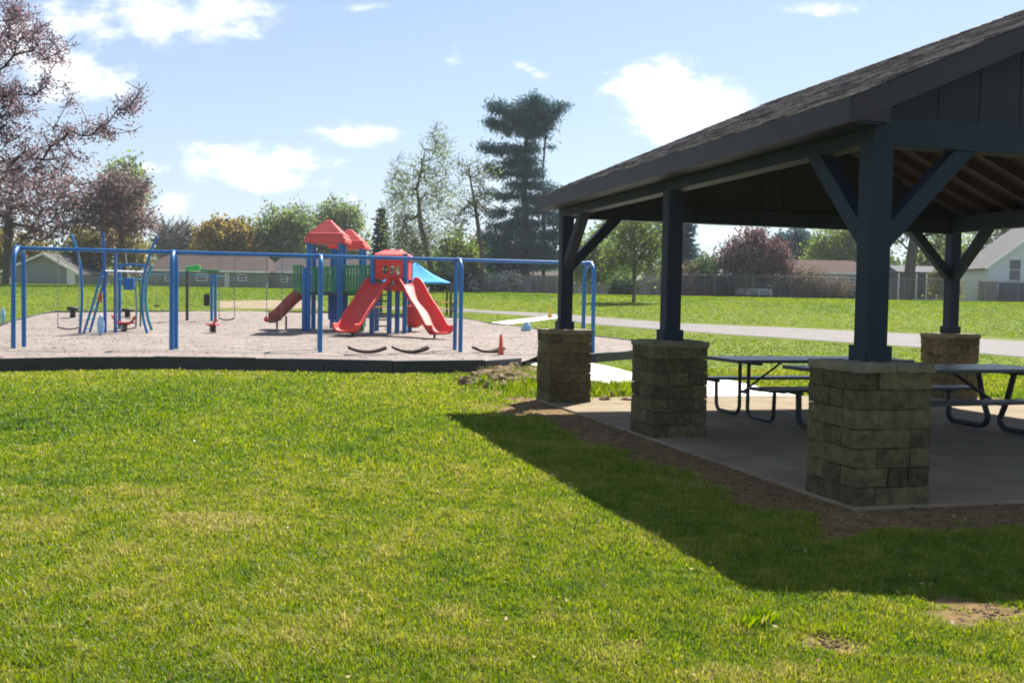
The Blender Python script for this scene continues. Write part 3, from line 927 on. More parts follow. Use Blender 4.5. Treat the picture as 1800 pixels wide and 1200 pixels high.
# ================================================================== PICNIC TABLES
def picnic_table(label, loc, rz, Lt, fx, top_off, base_off, r, reach=.78, bench_off=.90):
    t = thing('picnic_table', label, 'picnic table', loc, rz, 'picnic tables under the shelter')
    ZT_, ZS = .83, .50
    mb = MB()
    for i in range(5):      # plastic coated slats
        y = -.40 + .2 * i
        mb.box((0, y, ZT_ - .022), (Lt, .188, .044))
    for s in (-1, 1): mb.box((s * (Lt / 2 + .009), 0, ZT_ - .022), (.016, .99, .046))
    mb.build('tabletop', MAT['table'], t, .01)
    for s in (-1, 1):
        mb = MB()
        for i in (-.075, .075): mb.box((0, s * bench_off + i, ZS - .02), (Lt, .142, .04))
        mb.build('bench', MAT['table'], t, .009)
    for xe in (-fx, fx):
        for s in (-1, 1):
            y0, y1, y2 = s * top_off, s * base_off, s * reach
            rad = .11
            pts = [(xe, y0, ZT_ - .05)]
            for k in range(0, 1): pass
            # leg comes down, sweeps outward along the slab, and rises to the bench
            low = r + .012
            pts.append((xe, y0 + (y1 - y0) * .5, ZT_ * .5))
            for k in range(0, 6):
                a = k / 5 * PI / 2
                pts.append((xe, y1 + s * rad * 1.2 * (1 - math.cos(a)), low + rad * 1.2 * (1 - math.sin(a))))
            for k in range(0, 6):
                a = k / 5 * PI / 2
                pts.append((xe, y2 - s * rad * (1 - math.sin(a)), low + rad * (1 - math.cos(a))))
            pts.append((xe, y2 + s * .015, ZS - .045))
            MB().tube(pts, r, 10).build('leg', MAT['pipe'], t)
        mb = MB(); mb.box((xe, 0, ZT_ - .062), (.06, .86, .035))
        mb.bar((xe, -base_off * 1.2, .36), (xe, base_off * 1.2, .36), .04, .04)
        for s in (-1, 1): mb.box((xe, s * (bench_off - .02), ZS - .056), (.06, .30, .03))
        mb.build('cross_brace', MAT['pipe'], t)
        MB().tube([(xe, 0, .37), (xe * .42, 0, ZT_ - .06)], r * .62, 8).build('diagonal_brace', MAT['pipe'], t)
    return t


zt = .032
c1 = at(1306, 738); c2 = at(1746, 762)
ax1 = .29; Lx1 = 1.0
d1 = Vector((math.cos(ax1), math.sin(ax1), 0))
q = c1 + d1 * Lx1; picnic_table('navy picnic table farther back on the slab with thin pipe legs', (q.x, q.y, zt), ax1, 2.75, 1.0, .12, .11, .026)
ax2 = .34; d2_ = Vector((math.cos(ax2), math.sin(ax2), 0))
q = c2 - d2_ * 1.2; picnic_table('navy picnic table with thick splayed legs, partly behind the front stone pier', (q.x, q.y, zt), ax2, 3.3, 1.2, .30, .10, .038)
# ================================================================== PLAYGROUND
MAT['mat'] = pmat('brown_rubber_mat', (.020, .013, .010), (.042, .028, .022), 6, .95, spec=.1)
# ---- swing set: five arched frames under one long top bar
ss = thing('swing_set', 'long blue steel swing frame of five arches standing on the wood chips', 'swing frame', (0, 0, 0))
HB = 2.43
for i, p in enumerate(SW):
    hw, rc, r = .45, .40, .055
    pts = []
    for s in (-1, 1):
        leg = [Vector((0, 0, -.1)) + SWD * (s * (hw + .03))]
        for k in range(7):
            a = k / 6 * PI / 2
            leg.append(SWD * (s * (hw - rc * (1 - math.cos(a)))) + Vector((0, 0, HB - rc + rc * math.sin(a))))
        pts += leg if s == -1 else leg[::-1]
    MB().tube([p + q for q in pts], r, 12).build('arch_leg', MAT['blue'], ss)
    MB().tube([p + Vector((0, 0, HB - .0)) - sdir * .09, p + Vector((0, 0, HB)) + sdir * .09], .064, 12).build('bar_clamp', MAT['blue_dark'], ss)
MB().tube([SW[i] + Vector((0, 0, HB)) for i in range(5)], .046, 12).build('top_bar', MAT['blue'], ss)


def bar_at(px):
    """point of the top bar seen in the column px"""
    best = None
    for i in range(801):
        q = SW[0].lerp(SW[4], i / 800); q.z = SW[0].z * 0 + float(gh(q.x, q.y)) + MZ + HB
        v = q - Vector((0, 0, CH)); c_ = 900 + F * (v.dot(Rv)) / v.dot(Fw)
        if best is None or abs(c_ - px) < best[0]: best = (abs(c_ - px), q)
    return best[1]


for (px, py, hw, lab) in ((120.5, 577, 17.5, 'belt swing hung lowest, nearest the left end of the blue swing frame'),
                          (222, 577, 17, 'belt swing hung in front of the small red rider of the blue climber'),
                          (399, 561, 13, 'belt swing hung just right of the brown track post'),
                          (483, 563, 13, 'belt swing hung in front of the brownish red slide exit')):
    q = bar_at(px)
    zs = P(px, py, q.y).z
    h = hw * q.y / F
    sw = thing('swing', lab, 'swing', (q.x, q.y, zs), math.atan2(sdir.y, sdir.x), 'swings on the blue frame')
    mb = MB()
    n = 9
    for k in range(n):
        a0 = -1 + 2 * k / n; a1 = -1 + 2 * (k + 1) / n
        z0, z1 = .05 * a0 * a0 - .02, .05 * a1 * a1 - .02
        mb.bar((a0 * h, 0, z0), (a1 * h, 0, z1), .15, .028)
    mb.build('seat', MAT['rubber'], sw)
    for s in (-1, 1):
        mb = MB(); top = Vector((s * h * .98, 0, q.z - zs - .06)); bot = Vector((s * h, 0, .03))
        n = int((top - bot).length / .05)
        for k in range(n):
            a, b_ = bot.lerp(top, k / n), bot.lerp(top, (k + 1) / n)
            mb.bar(a, b_, .026 if k % 2 else .010, .010 if k % 2 else .026, up=(0, 1, 0))
        mb.build('chain', MAT['chain'], sw)

# ---- curved dark wear mats lying under the two right-hand bays
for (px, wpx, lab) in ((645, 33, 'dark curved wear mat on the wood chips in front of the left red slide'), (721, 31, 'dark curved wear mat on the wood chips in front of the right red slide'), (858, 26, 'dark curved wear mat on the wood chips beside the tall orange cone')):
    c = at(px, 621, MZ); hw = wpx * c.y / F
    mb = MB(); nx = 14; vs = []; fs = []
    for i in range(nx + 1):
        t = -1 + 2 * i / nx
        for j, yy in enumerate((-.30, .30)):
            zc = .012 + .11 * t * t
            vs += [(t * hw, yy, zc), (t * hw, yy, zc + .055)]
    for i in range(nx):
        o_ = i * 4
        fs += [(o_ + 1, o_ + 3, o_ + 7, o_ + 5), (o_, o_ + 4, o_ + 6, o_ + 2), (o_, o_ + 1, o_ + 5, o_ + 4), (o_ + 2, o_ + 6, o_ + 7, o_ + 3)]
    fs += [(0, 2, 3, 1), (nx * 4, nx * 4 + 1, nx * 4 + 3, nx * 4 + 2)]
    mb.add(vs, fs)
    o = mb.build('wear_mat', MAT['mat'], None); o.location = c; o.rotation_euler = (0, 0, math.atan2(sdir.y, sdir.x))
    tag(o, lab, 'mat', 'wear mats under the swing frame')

# ---- climber with curved poles
dA = at(145, 585, MZ).y
cl = thing('climber', 'blue playground climber with curved poles and a slanted ladder', 'climber', at(184, 583, MZ))
cl_in = cl.matrix_world.copy()
CB = Vector(cl.location)


def ptube(pix, d, r, name, mat, parent, base, n=10):
    pts = [P(q[0], q[1], q[2] if len(q) > 2 else d) - base for q in pix]
    # smooth with a Catmull-Rom pass
    if len(pts) > 2:
        o = []
        for i in range(len(pts) - 1):
            p0 = pts[max(i - 1, 0)]; p1 = pts[i]; p2 = pts[i + 1]; p3 = pts[min(i + 2, len(pts) - 1)]
            for k in range(4):
                t = k / 4
                o.append(.5 * ((2 * p1) + (p2 - p0) * t + (2 * p0 - 5 * p1 + 4 * p2 - p3) * t * t + (3 * p1 - p0 - 3 * p2 + p3) * t ** 3))
        o.append(pts[-1]); pts = o
    return MB().tube(pts, r, n).build(name, mat, parent)


ptube([(124, 411), (130, 424), (137, 447), (142, 475), (144, 530), (140, 586)], dA, .042, 'pole', MAT['blue'], cl, CB)
ptube([(181, 408), (182, 440), (184, 520), (185, 585)], dA + .1, .048, 'pole', MAT['blue_dark'], cl, CB)
ptube([(181, 474), (173, 500), (163, 535), (146, 589)], dA - .3, .04, 'ladder_rail', MAT['blue'], cl, CB)
ptube([(188, 476), (181, 502), (171, 537), (157, 587)], dA + .25, .04, 'ladder_rail', MAT['blue'], cl, CB)
for k in range(6):
    t = .1 + k / 6.2
    a = (181 - 35 * t, 474 + 115 * t); b_ = (188 - 31 * t, 476 + 111 * t)
    ptube([(a[0], a[1], dA - .3), (b_[0], b_[1], dA + .25)], dA, .022, 'rung', MAT['teal'], cl, CB, 8)
ptube([(203, 440), (203, 585)], dA + .2, .055, 'pole', MAT['blue_dark'], cl, CB)
ptube([(210, 468), (210, 578)], dA + 1.3, .055, 'pole', MAT['blue'], cl, CB)
ptube([(201, 468), (230, 465), (258, 468)], dA + .3, .045, 'top_rail', MAT['blue'], cl, CB)
ptube([(184, 476, dA + .1), (252, 478, dA + 1.2)], dA, .03, 'cross_rail', MAT['straw'] if False else MAT['white'], cl, CB)
ptube([(206, 491), (252, 492)], dA + 1.2, .03, 'cross_rail', MAT['teal'], cl, CB)
ptube([(278, 417), (267, 436), (259, 462), (252, 490), (250, 530), (252, 560), (259, 587)], dA, .042, 'pole', MAT['blue'], cl, CB)
ptube([(268, 466), (262, 478), (257, 500), (256, 530), (260, 558), (267, 580)], dA + .9, .05, 'pole', MAT['teal'], cl, CB)
ptube([(237, 500), (240, 530), (239, 574)], dA + 1.2, .03, 'pole', MAT['teal'], cl, CB)
ptube([(246, 500), (247, 540), (247, 574)], dA + 1.2, .03, 'pole', MAT['green'], cl, CB)
mb = MB(); a = P(227, 499, dA + .6) - CB; mb.box(a, (.34, .12, .4)); mb.build('play_panel', MAT['blue'], cl, .03)
mb = MB(); a = P(176, 524, dA + .0) - CB; mb.box(a, (.11, .09, .26)); mb.build('hand_grip', MAT['red'], cl, .03)
# low seat bars hanging off the climber side
mb = MB()

# ---- spring riders
def rider(px, py0, py1, hwpx, label, seats):
    b0 = at(px, py1, MZ)
    m = b0.y / F
    t = thing('spring_rider', label, 'spring rider', b0, random.uniform(-.2, .2), 'red spring riders')
    H = (py1 - py0) * m
    mb = MB(); pts = []
    for k in range(49):
        a = k / 48 * 2 * PI * 4; pts.append((.10 * math.cos(a), .10 * math.sin(a), .0 + H * .5 * k / 48))
    mb.tube(pts, .022, 6).build('spring', MAT['rubber'], t)
    w = hwpx * m
    for s in seats:
        mb = MB()
        prof = [(-.5, .52), (-.42, .50), (-.1, .62), (.12, .60), (.38, .80), (.5, 1.0), (.42, 1.0), (.25, .78), (.05, .50), (-.25, .40), (-.45, .40)]
        vs = [(s * w * .48 + x_ * w * .95 * (1 if s >= 0 else -1), -.05, H * z_) for x_, z_ in prof] + [(s * w * .48 + x_ * w * .95 * (1 if s >= 0 else -1), .05, H * z_) for x_, z_ in prof]
        n = len(prof)
        mb.add(vs, [tuple(range(n)), tuple(range(n, 2 * n))[::-1]] + [((i + 1) % n, i, n + i, n + (i + 1) % n) for i in range(n)])
        mb.build('body', MAT['red'], t, .012)
    MB().box((0, 0, H * .56), (w * 1.5, .26, .05)).build('seat', MAT['red'], t, .015)
    MB().tube([(w * .35, -.2, H * .86), (w * .35, .2, H * .86)], .018, 8).build('handle', MAT['rubber'], t)


rider(218, 555, 583, 23, 'wide red two-seat spring rider beside the blue climber', (-1, 1))
rider(374, 560, 584, 14, 'small red spring rider in front of the blue double post', (0,))

# ---- overhead track
b0 = at(329, 562, MZ)
tr = thing('track_ride', 'overhead track ride with brown post, green bracket and blue double post', 'track ride', b0)
d0 = b0.y; TB = Vector(b0)
MB().tube([(0, 0, -.1), P(329, 470, d0) - TB], .062, 12).build('post', MAT['brownpost'], tr)
ptube([(262, 483, d0 - .2), (300, 482), (350, 483), (396, 487, d0 + .3)], d0, .03, 'rail', MAT['teal'], tr, TB)
mb = MB(); mb.bar(P(326, 473, d0) - TB, P(352, 470, d0) - TB, .12, .22); mb.build('bracket', MAT['greenb'], tr, .03)
mb = MB(); mb.bar(P(352, 475, d0) - TB, P(384, 477, d0) - TB, .10, .10); mb.build('bracket', MAT['green'], tr, .02)
for (px, pb, pt) in ((372, 563, 482), (378.5, 566, 482)):
    q = at(px, pb, MZ); dd = q.y
    MB().tube([q - TB - Vector((0, 0, .1)), P(px, pt, dd) - TB], .058, 12).build('post', MAT['blue'], tr)
mb = MB(); q = P(363.5, 527, d0); mb.box(q - TB, (.24, .08, .48)); mb.build('play_panel', MAT['rubber'], tr, .03)
ptube([(275, 483), (275, 536)], d0 - .1, .012, 'hanger', MAT['chain'], tr, TB, 6)
MB().tube([P(270, 537, d0 - .1) - TB, P(280, 537, d0 - .1) - TB], .03, 8).build('handle', MAT['rubber'], tr)

# ---- mushroom stools by the rear border
for (px, py0, py1, lab) in ((128, 539, 557, 'black mushroom stool near the rear border, the left one'), (224, 542, 557, 'black mushroom stool near the rear border, behind the climber')):
    b0 = at(px, py1, MZ); m = b0.y / F; H = (py1 - py0) * m
    t = thing('stool', lab, 'stool', b0, 0, 'black mushroom stools')
    MB().lathe([(.12, -.05), (.10, H * .5), (.14, H * .68)], n=14).build('stem', MAT['rubber'], t)
    MB().lathe([(.02, H * .62), (.20, H * .64), (.235, H * .74), (.23, H * .92), (.16, H * .99), (.001, H)], n=18).build('seat', MAT['rubber'], t)

# ---- tower and slides: one joined play structure
bT = at(543, 582, MZ); dF = bT.y
ps = thing('play_structure', 'red, blue and green play structure with two peaked towers and three slides', 'play structure', bT)
T0 = Vector(bT)
L = lambda px, py, d: P(px, py, d) - T0


def bpost(px, ptop, d, r=.085, pbot=None, mat='blue', name='post'):
    top = P(px, ptop, d); g = float(gh(top.x, d)) + MZ - .08
    b_ = Vector((top.x, d, g))
    return MB().tube([b_ - T0, top - T0], r, 14).build(name, MAT[mat], ps)


half = 27.5 * dF / F
# tower one posts
for px, d in ((543, dF), (598, dF)):
    bpost(px, 426, d)
for px, d in ((543, dF), (598, dF)):
    x_ = P(px, 430, d).x; dd = d + 1.15; pxx_ = 900 + F * x_ / dd
    bpost(pxx_, 428, dd)
bpost(535.5, 470, dF - .05, .085)
d2 = dF + 1.9
for px in (585, 635):
    bpost(px, 434, d2)
    x_ = P(px, 430, d2).x; dd = d2 + 1.15
    bpost(900 + F * x_ / dd, 436, dd)


def peaked_roof(pxc, y_eave, y_apex, hw_px, d, dc):
    c = P(pxc, y_eave, d); m = d / F
    H = (y_eave - y_apex) * m; w = hw_px * m
    rf = MB()
    k = math.sqrt(2)
    prof = [(w * .96, 0), (w * 1.0, .02), (w * 1.0, H * .17), (w * .97, H * .22), (w * .90, H * .25), (w * .89, H * .36), (w * .85, H * .42), (w * .76, H * .44)]
    steps = 6
    for i in range(steps):
        t0, t1 = i / steps, (i + 1) / steps
        r0 = w * (.74 * (1 - t0) + .13 * t0); r1 = w * (.74 * (1 - t1) + .13 * t1)
        z0 = H * (.46 + .52 * t0); z1 = H * (.46 + .52 * t1)
        prof += [(r0, z0), (r1 + .03, z1 - .01)]
    prof += [(w * .11, H), (.001, H * 1.0)]
    n = 4; vs = []; fs = []
    for r, z in prof:
        for q in range(4):
            a = PI / 4 + q * PI / 2 + .0
            vs.append((c.x - T0.x + r * k * math.cos(a), dc - T0.y + r * k * math.sin(a), c.z - T0.z + z))
    for i in range(len(prof) - 1):
        for q in range(4): fs.append((i * 4 + q, i * 4 + (q + 1) % 4, (i + 1) * 4 + (q + 1) % 4, (i + 1) * 4 + q))
    fs.append((3, 2, 1, 0))
    rf.add(vs, fs)
    rf.build('roof', MAT['red_roof'], ps, .02)


peaked_roof(572, 427, 385, 36, dF, dF + .57)
peaked_roof(610, 437, 402, 32, d2, d2 + .57)
# decks
dS = at(700, 587, MZ).y
mb = MB()
zdeck = P(572, 516, dF).z - T0.z
xa_, xb_ = P(543, 500, dF).x - T0.x, P(598, 500, dF).x - T0.x
mb.box(((xa_ + xb_) / 2, .57, zdeck), (xb_ - xa_ + .1, 1.25, .12)); mb.build('deck', MAT['deckplastic'], ps)
xc_ = P(640, 500, d2).x - T0.x
mb = MB(); mb.box(((xb_ + xc_) / 2 + .05, 2.4, zdeck + .02), (xc_ - xb_ + .1, 1.3, .12)); mb.build('deck', MAT['deckplastic'], ps)
xs0, xs1 = P(655, 500, dS).x - T0.x, P(716, 500, dS).x - T0.x
zs_ = P(690, 503, dS).z - T0.z
ddS = dS - T0.y
mb = MB(); mb.box(((xs0 + xs1) / 2, ddS + .65, zs_ - .05), (xs1 - xs0 + .05, 1.3, .12)); mb.build('deck', MAT['deckplastic'], ps)
mb = MB(); mb.box(((xb_ + xs0) / 2, 1.0, zdeck - .0), (xs0 - xb_ - .02, .9, .10)); mb.build('bridge_deck', MAT['deckplastic'], ps)


# green barriers of upright bars
def barrier(pa, pb, y0, y1, d0_, d1_, nbar, solid=False):
    mb = MB()
    a0, a1, b0_, b1_ = L(pa, y0, d0_), L(pa, y1, d0_), L(pb, y0, d1_), L(pb, y1, d1_)
    for i in range(nbar):
        t = (i + .5) / nbar
        mb.bar(a0.lerp(b0_, t), a1.lerp(b1_, t), .075, .05, up=(0, 1, 0), tint=random.random())
    mb.bar(a0, b0_, .06, .09); mb.bar(a1, b1_, .06, .09)
    mb.build('barrier', MAT['green'], ps, .008)


barrier(549, 592, 471, 513, dF + .02, dF + .02, 7)
barrier(551, 600, 471, 513, dF + 1.15, dF + 1.15, 7)
barrier(604, 652, 468, 514, dF + .5, dS + .3, 9)
barrier(604, 652, 468, 512, dF + 1.5, dS + 1.3, 9)
barrier(515, 531, 468, 513, dF + .3, dF - .05, 3)
# panels beneath the deck
mb = MB(); a, b_ = L(577, 518, dF + 1.1), L(611, 562, dF + 1.1)
mb.box(((a.x + b_.x) / 2, a.y, (a.z + b_.z) / 2), (b_.x - a.x, .05, a.z - b_.z)); mb.build('lower_panel', MAT['blue_dark'], ps, .02)
mb = MB(); a, b_ = L(628, 540, dS + .8), L(640, 582, dS + .8)
mb.box(((a.x + b_.x) / 2, a.y, (a.z + b_.z) / 2), (b_.x - a.x, .3, a.z - b_.z)); mb.build('lower_panel', MAT['green'], ps, .03)
# slide platform posts
for px, pt, d in ((655, 447, dS), (663, 500, dS + 1.2), (685, 500, dS), (699, 500, dS + .1), (713, 446, dS), (722, 447, dS + 1.3)):
    bpost(px, pt, d, .085)
# ladder rungs below the slide deck
for k in range(6):
    y = 518 + k * 11
    MB().tube([L(660, y, dS + .9), L(684, y, dS + .9)], .026, 8).build('rung', MAT['brownpost'] if k != 2 else MAT['yellow'], ps)
# slide hood with three openings
mb = MB()
hz0, hz1 = L(690, 491, dS).z, L(690, 457, dS).z
hx0, hx1 = L(660, 470, dS).x, L(716, 470, dS).x
dy = dS - T0.y + .02
px2x = lambda px: L(px, 470, dS).x
zz = lambda py: L(690, py, dS).z
mb.box(((hx0 + hx1) / 2, dy, (zz(466) + hz1) / 2), (hx1 - hx0, .09, hz1 - zz(466)))
mb.box(((hx0 + hx1) / 2, dy, (zz(482) + hz0) / 2), (hx1 - hx0, .09, zz(482) - hz0))
wins = [(673.5, 681.5), (686, 693), (696, 703)]
edges = [660] + [e_ for w_ in wins for e_ in w_] + [716]
for i in range(0, len(edges), 2):
    x0, x1 = px2x(edges[i]), px2x(edges[i + 1])
    mb.box(((x0 + x1) / 2, dy, (zz(466) + zz(482)) / 2), (x1 - x0, .088, zz(466) - zz(482)))
for w_ in wins:       # rounded corners of the openings
    for ex, s in ((w_[0], 1), (w_[1], -1)):
        for ey, sy in ((466, -1), (482, 1)):
            x_, z_ = px2x(ex), zz(ey); q = .055
            vs = [(x_, dy + o_, z_) for o_ in (-.043, .043)] + [(x_ + s * q, dy + o_, z_) for o_ in (-.043, .043)] + [(x_, dy + o_, z_ + sy * q) for o_ in (-.043, .043)]
            mb.add(vs, [(0, 2, 4), (1, 5, 3), (2, 3, 5, 4)])
mb.build('hood', MAT['red'], ps)
for s, x_ in ((-1, hx0), (1, hx1)):
    MB().box((x_, dy + .62, (hz0 + hz1) / 2), (.07, 1.1, hz1 - hz0)).build('hood_side', MAT['red'], ps, .015)
mb = MB(); z0 = zz(457); z1 = zz(446); z2 = zz(438)
x0, x1 = px2x(656), px2x(720)
prof = [(0, 1.0, z0), (0, 1.0, z0 + .03), (.04, .98, z1 - .05), (.10, .90, z1), (.3, .55, z2 - .05), (.36, .45, z2)]
vs = []
for ins, k_, z_ in prof:
    cx, hw = (x0 + x1) / 2, (x1 - x0) / 2 * k_
    vs += [(cx - hw, dy - .12 + ins, z_), (cx + hw, dy - .12 + ins, z_), (cx + hw, dy + 1.35 - ins, z_), (cx - hw, dy + 1.35 - ins, z_)]
fs = [(3, 2, 1, 0)]
for i in range(len(prof) - 1):
    for q in range(4): fs.append((i * 4 + q, i * 4 + (q + 1) % 4, (i + 1) * 4 + (q + 1) % 4, (i + 1) * 4 + q))
e_ = (len(prof) - 1) * 4; fs.append((e_, e_ + 1, e_ + 2, e_ + 3))
mb.add(vs, fs); mb.build('hood_roof', MAT['red_roof'], ps, .03)


# wave slides: a moulded trough swept along a falling curve
def slide(p_top, p_bot, width, wall, mat, curve, name='slide'):
    n = 36; pts = []
    for i in range(n + 1):
        t = i / n
        x_ = p_top.x + (p_bot.x - p_top.x) * t; y_ = p_top.y + (p_bot.y - p_top.y) * t
        pts.append(Vector((x_, y_, p_bot.z + (p_top.z - p_bot.z) * curve(t))))
    h = (p_bot - p_top); h.z = 0; h.normalize(); side = Vector((h.y, -h.x, 0))
    w = width / 2; th = .045
    sec = [(-w - .05, wall - .03), (-w - .035, wall), (-w + .0, wall + .005), (-w + .02, wall - .03), (-w + .05, .10), (-w + .14, .025), (-w * .3, .0), (w * .3, .0), (w - .14, .025), (w - .05, .10), (w - .02, wall - .03), (w, wall + .005), (w + .035, wall), (w + .05, wall - .03),
           (w + .0, .06), (w - .10, -th), (-w + .10, -th), (-w - .0, .06)]
    k = len(sec); vs = []; fs = []
    for i, p in enumerate(pts):
        t = (pts[min(i + 1, n)] - pts[max(i - 1, 0)]).normalized(); nrm = side.cross(t)
        if nrm.z < 0: nrm = -nrm
        fl = 1.0
        for (a, b_) in sec: vs.append(p + side * a + nrm * (b_ * fl))
    for i in range(n):
        for j in range(k): fs.append((i * k + j, i * k + (j + 1) % k, (i + 1) * k + (j + 1) % k, (i + 1) * k + j))
    mb = MB(); mb.add(vs, fs, True)
    mb.add(vs[:k], [tuple(range(k))]); mb.add(vs[-k:], [tuple(range(k))[::-1]])
    o = mb.build(name, mat, ps)
    return o


def wave(t):
    # flat lip, drop, soft hump, drop, level run-out
    base = 1 - t
    s = .5 * (1 + math.cos(PI * min(1, max(0, (t - .05) / .87))))
    return .55 * s + .45 * max(0, 1 - (t - .04) / .86) * 1.0 + .030 * math.sin(2 * PI * 2.0 * t) * (1 if t < .9 else 0) if t > .04 else 1.0


zt_ = L(690, 499, dS).z
dB = dS - 2.3
for (ptx, pbx, nm) in ((673, 604, 0), (710, 778, 1)):
    a = L(ptx, 499, dS + .15); a.z = zt_
    b_ = P(pbx, 570, dB); b_.z = float(gh(b_.x, b_.y)) + MZ + .22; b_ -= T0
    o = slide(a, b_, .78, .24, MAT['red'], wave)
    # exit support
    q = b_ + (a - b_) * .2; q.z = 0
    MB().tube([Vector((q.x, q.y + .2, -.25)), Vector((q.x, q.y + .2, b_.z + (a.z - b_.z) * wave(.8) - .06))], .04, 8).build('slide_leg', MAT['rubber'], ps)
mb = MB(); a, b_ = L(688, 493, dS - .05), L(700, 493, dS - .05)
mb.tube([L(680, 499, dS - .05), L(687, 490, dS - .1), L(694, 488, dS - .12), L(701, 490, dS - .1), L(708, 499, dS - .05)], .09, 10); mb.build('slide_hump', MAT['red'], ps)
mb = MB(); a, b_ = L(676, 500, dS - .03), L(709, 512, dS - .03)
mb.box(((a.x + b_.x) / 2, a.y, (a.z + b_.z) / 2), (b_.x - a.x, .1, a.z - b_.z)); mb.build('slide_apron', MAT['red'], ps, .03)
# lower red crawl drum behind the right slide
q = L(728, 555, dS + 1.2)
mb = MB()
mb.lathe([(.001, -.3), (.28, -.28), (.42, -.12), (.44, .0), (.42, .12), (.28, .28), (.001, .3)], n=20)
o = mb.build('crawl_drum', MAT['red'], ps); o.location = q; o.rotation_euler = (PI / 2, 0, .3)
# side slide going left from the tower, shade painted into its red
a = L(534, 521, dF + .5); b_ = P(474, 562, dF + .4); b_.z = float(gh(b_.x, b_.y)) + MZ + .30; b_ -= T0
slide(a, b_, .62, .34, MAT['red_shaded'], lambda t: .5 * (1 + math.cos(PI * min(1, t / .85))) * .4 + .6 * max(0, 1 - t / .85))
for px in (487, 503):
    q = P(px, 565, dF + .5); g = float(gh(q.x, q.y)) + MZ
    MB().tube([Vector((q.x, q.y, g - .1)) - T0, Vector((q.x, q.y, g + (.3 if px == 487 else .5))) - T0], .035, 8).build('slide_leg', MAT['rubber'], ps)
mb = MB(); q = L(472, 561, dF + .45); mb.tube([q + Vector((0, -.3, 0)), q + Vector((0, .3, 0))], .1, 10); mb.build('slide_lip', MAT['red'], ps)

# ---- cyan shade canopy over a table
dC = 47.0
cc = P(730, 497, dC); g = float(gh(cc.x, dC)) + (MZ if False else 0)
sc_ = thing('shade_canopy', 'cyan pyramid shade canopy on posts behind the red slides', 'canopy', (cc.x, dC, g), .12)
m = dC / F; w = 78 * m; H = 36 * m; zc = cc.z - g
mb = MB(); ndiv = 10; vs = []; fs = []
# four sagging triangular panels
for q in range(4):
    a0 = PI / 4 + q * PI / 2 ; a1 = a0 + PI / 2
    A = Vector((math.cos(a0), math.sin(a0), 0)) * w * math.sqrt(2) * .78; B = Vector((math.cos(a1), math.sin(a1), 0)) * w * math.sqrt(2) * .78
    base_i = len(vs); row = []
    for i in range(ndiv + 1):
        t = i / ndiv
        for j in range(ndiv + 1):
            s = j / ndiv
            e_ = A.lerp(B, s) * (1 - t)
            e_ *= 1 - .06 * math.sin(PI * s) * (1 - t)
            z_ = H * (t ** 1.0) - .10 * math.sin(PI * t) - .02 * math.sin(PI * s)
            vs.append((e_.x, e_.y, zc + z_))
    for i in range(ndiv):
        for j in range(ndiv):
            k = base_i + i * (ndiv + 1) + j
            fs.append((k, k + 1, k + ndiv + 2, k + ndiv + 1))
mb.add(vs, fs, True)
o = mb.build('canopy', MAT['cyan'], sc_)
sol = o.modifiers.new('thick', 'SOLIDIFY'); sol.thickness = .02
for q in range(4):
    a0 = PI / 4 + q * PI / 2; A = Vector((math.cos(a0), math.sin(a0), 0)) * w * math.sqrt(2) * .76
    MB().tube([(A.x, A.y, -.1), (A.x, A.y, zc + .02)], .06, 10).build('post', MAT['brownpost'], sc_)
tb = thing('table', 'orange-brown table under the cyan shade canopy', 'table', (P(775, 520, dC).x, dC - .3, g), .2)
MB().box((0, 0, .75), (1.7, .8, .06)).build('tabletop', MAT['yellow'], tb, .01)
for s in (-1, 1):
    MB().box((0, s * .75, .44), (1.7, .28, .05)).build('bench', MAT['yellow'], tb, .01)
    MB().bar((s * .6, -.7, .0), (s * .6, .25, .73), .06, .06).build('leg', MAT['brownpost'], tb)
    MB().bar((s * .6, .7, .0), (s * .6, -.25, .73), .055, .055).build('leg', MAT['brownpost'], tb)


# ---- cones
def cone(b0, H, w, mat, label, col):
    t = thing('traffic_cone', label, 'cone', b0, .3)
    MB().box((0, 0, .02), (w * 1.25, w * 1.25, .04)).build('base', MAT[mat], t, .01)
    MB().lathe([(w * .46, .04), (w * .40, H * .12), (w * .26, H * .45), (w * .15, H * .92), (w * .13, H), (w * .08, H), (w * .08, H - .04)], n=18).build('body', MAT[mat], t)
    if col: MB().lathe([(w * .285, H * .48), (w * .245, H * .66)], n=18).build('collar', MAT['white'], t)
    return t


b0 = at(880, 637, .02); mm = b0.y / F
cone(b0, 50 * mm, 17 * mm, 'orange', 'tall slender orange cone at the front edge of the wood chips', False)
b0 = at(967, 559); mm = b0.y / F
cone(b0, 20 * mm, 11 * mm, 'yellow', 'faded amber cone beside the asphalt path', False)


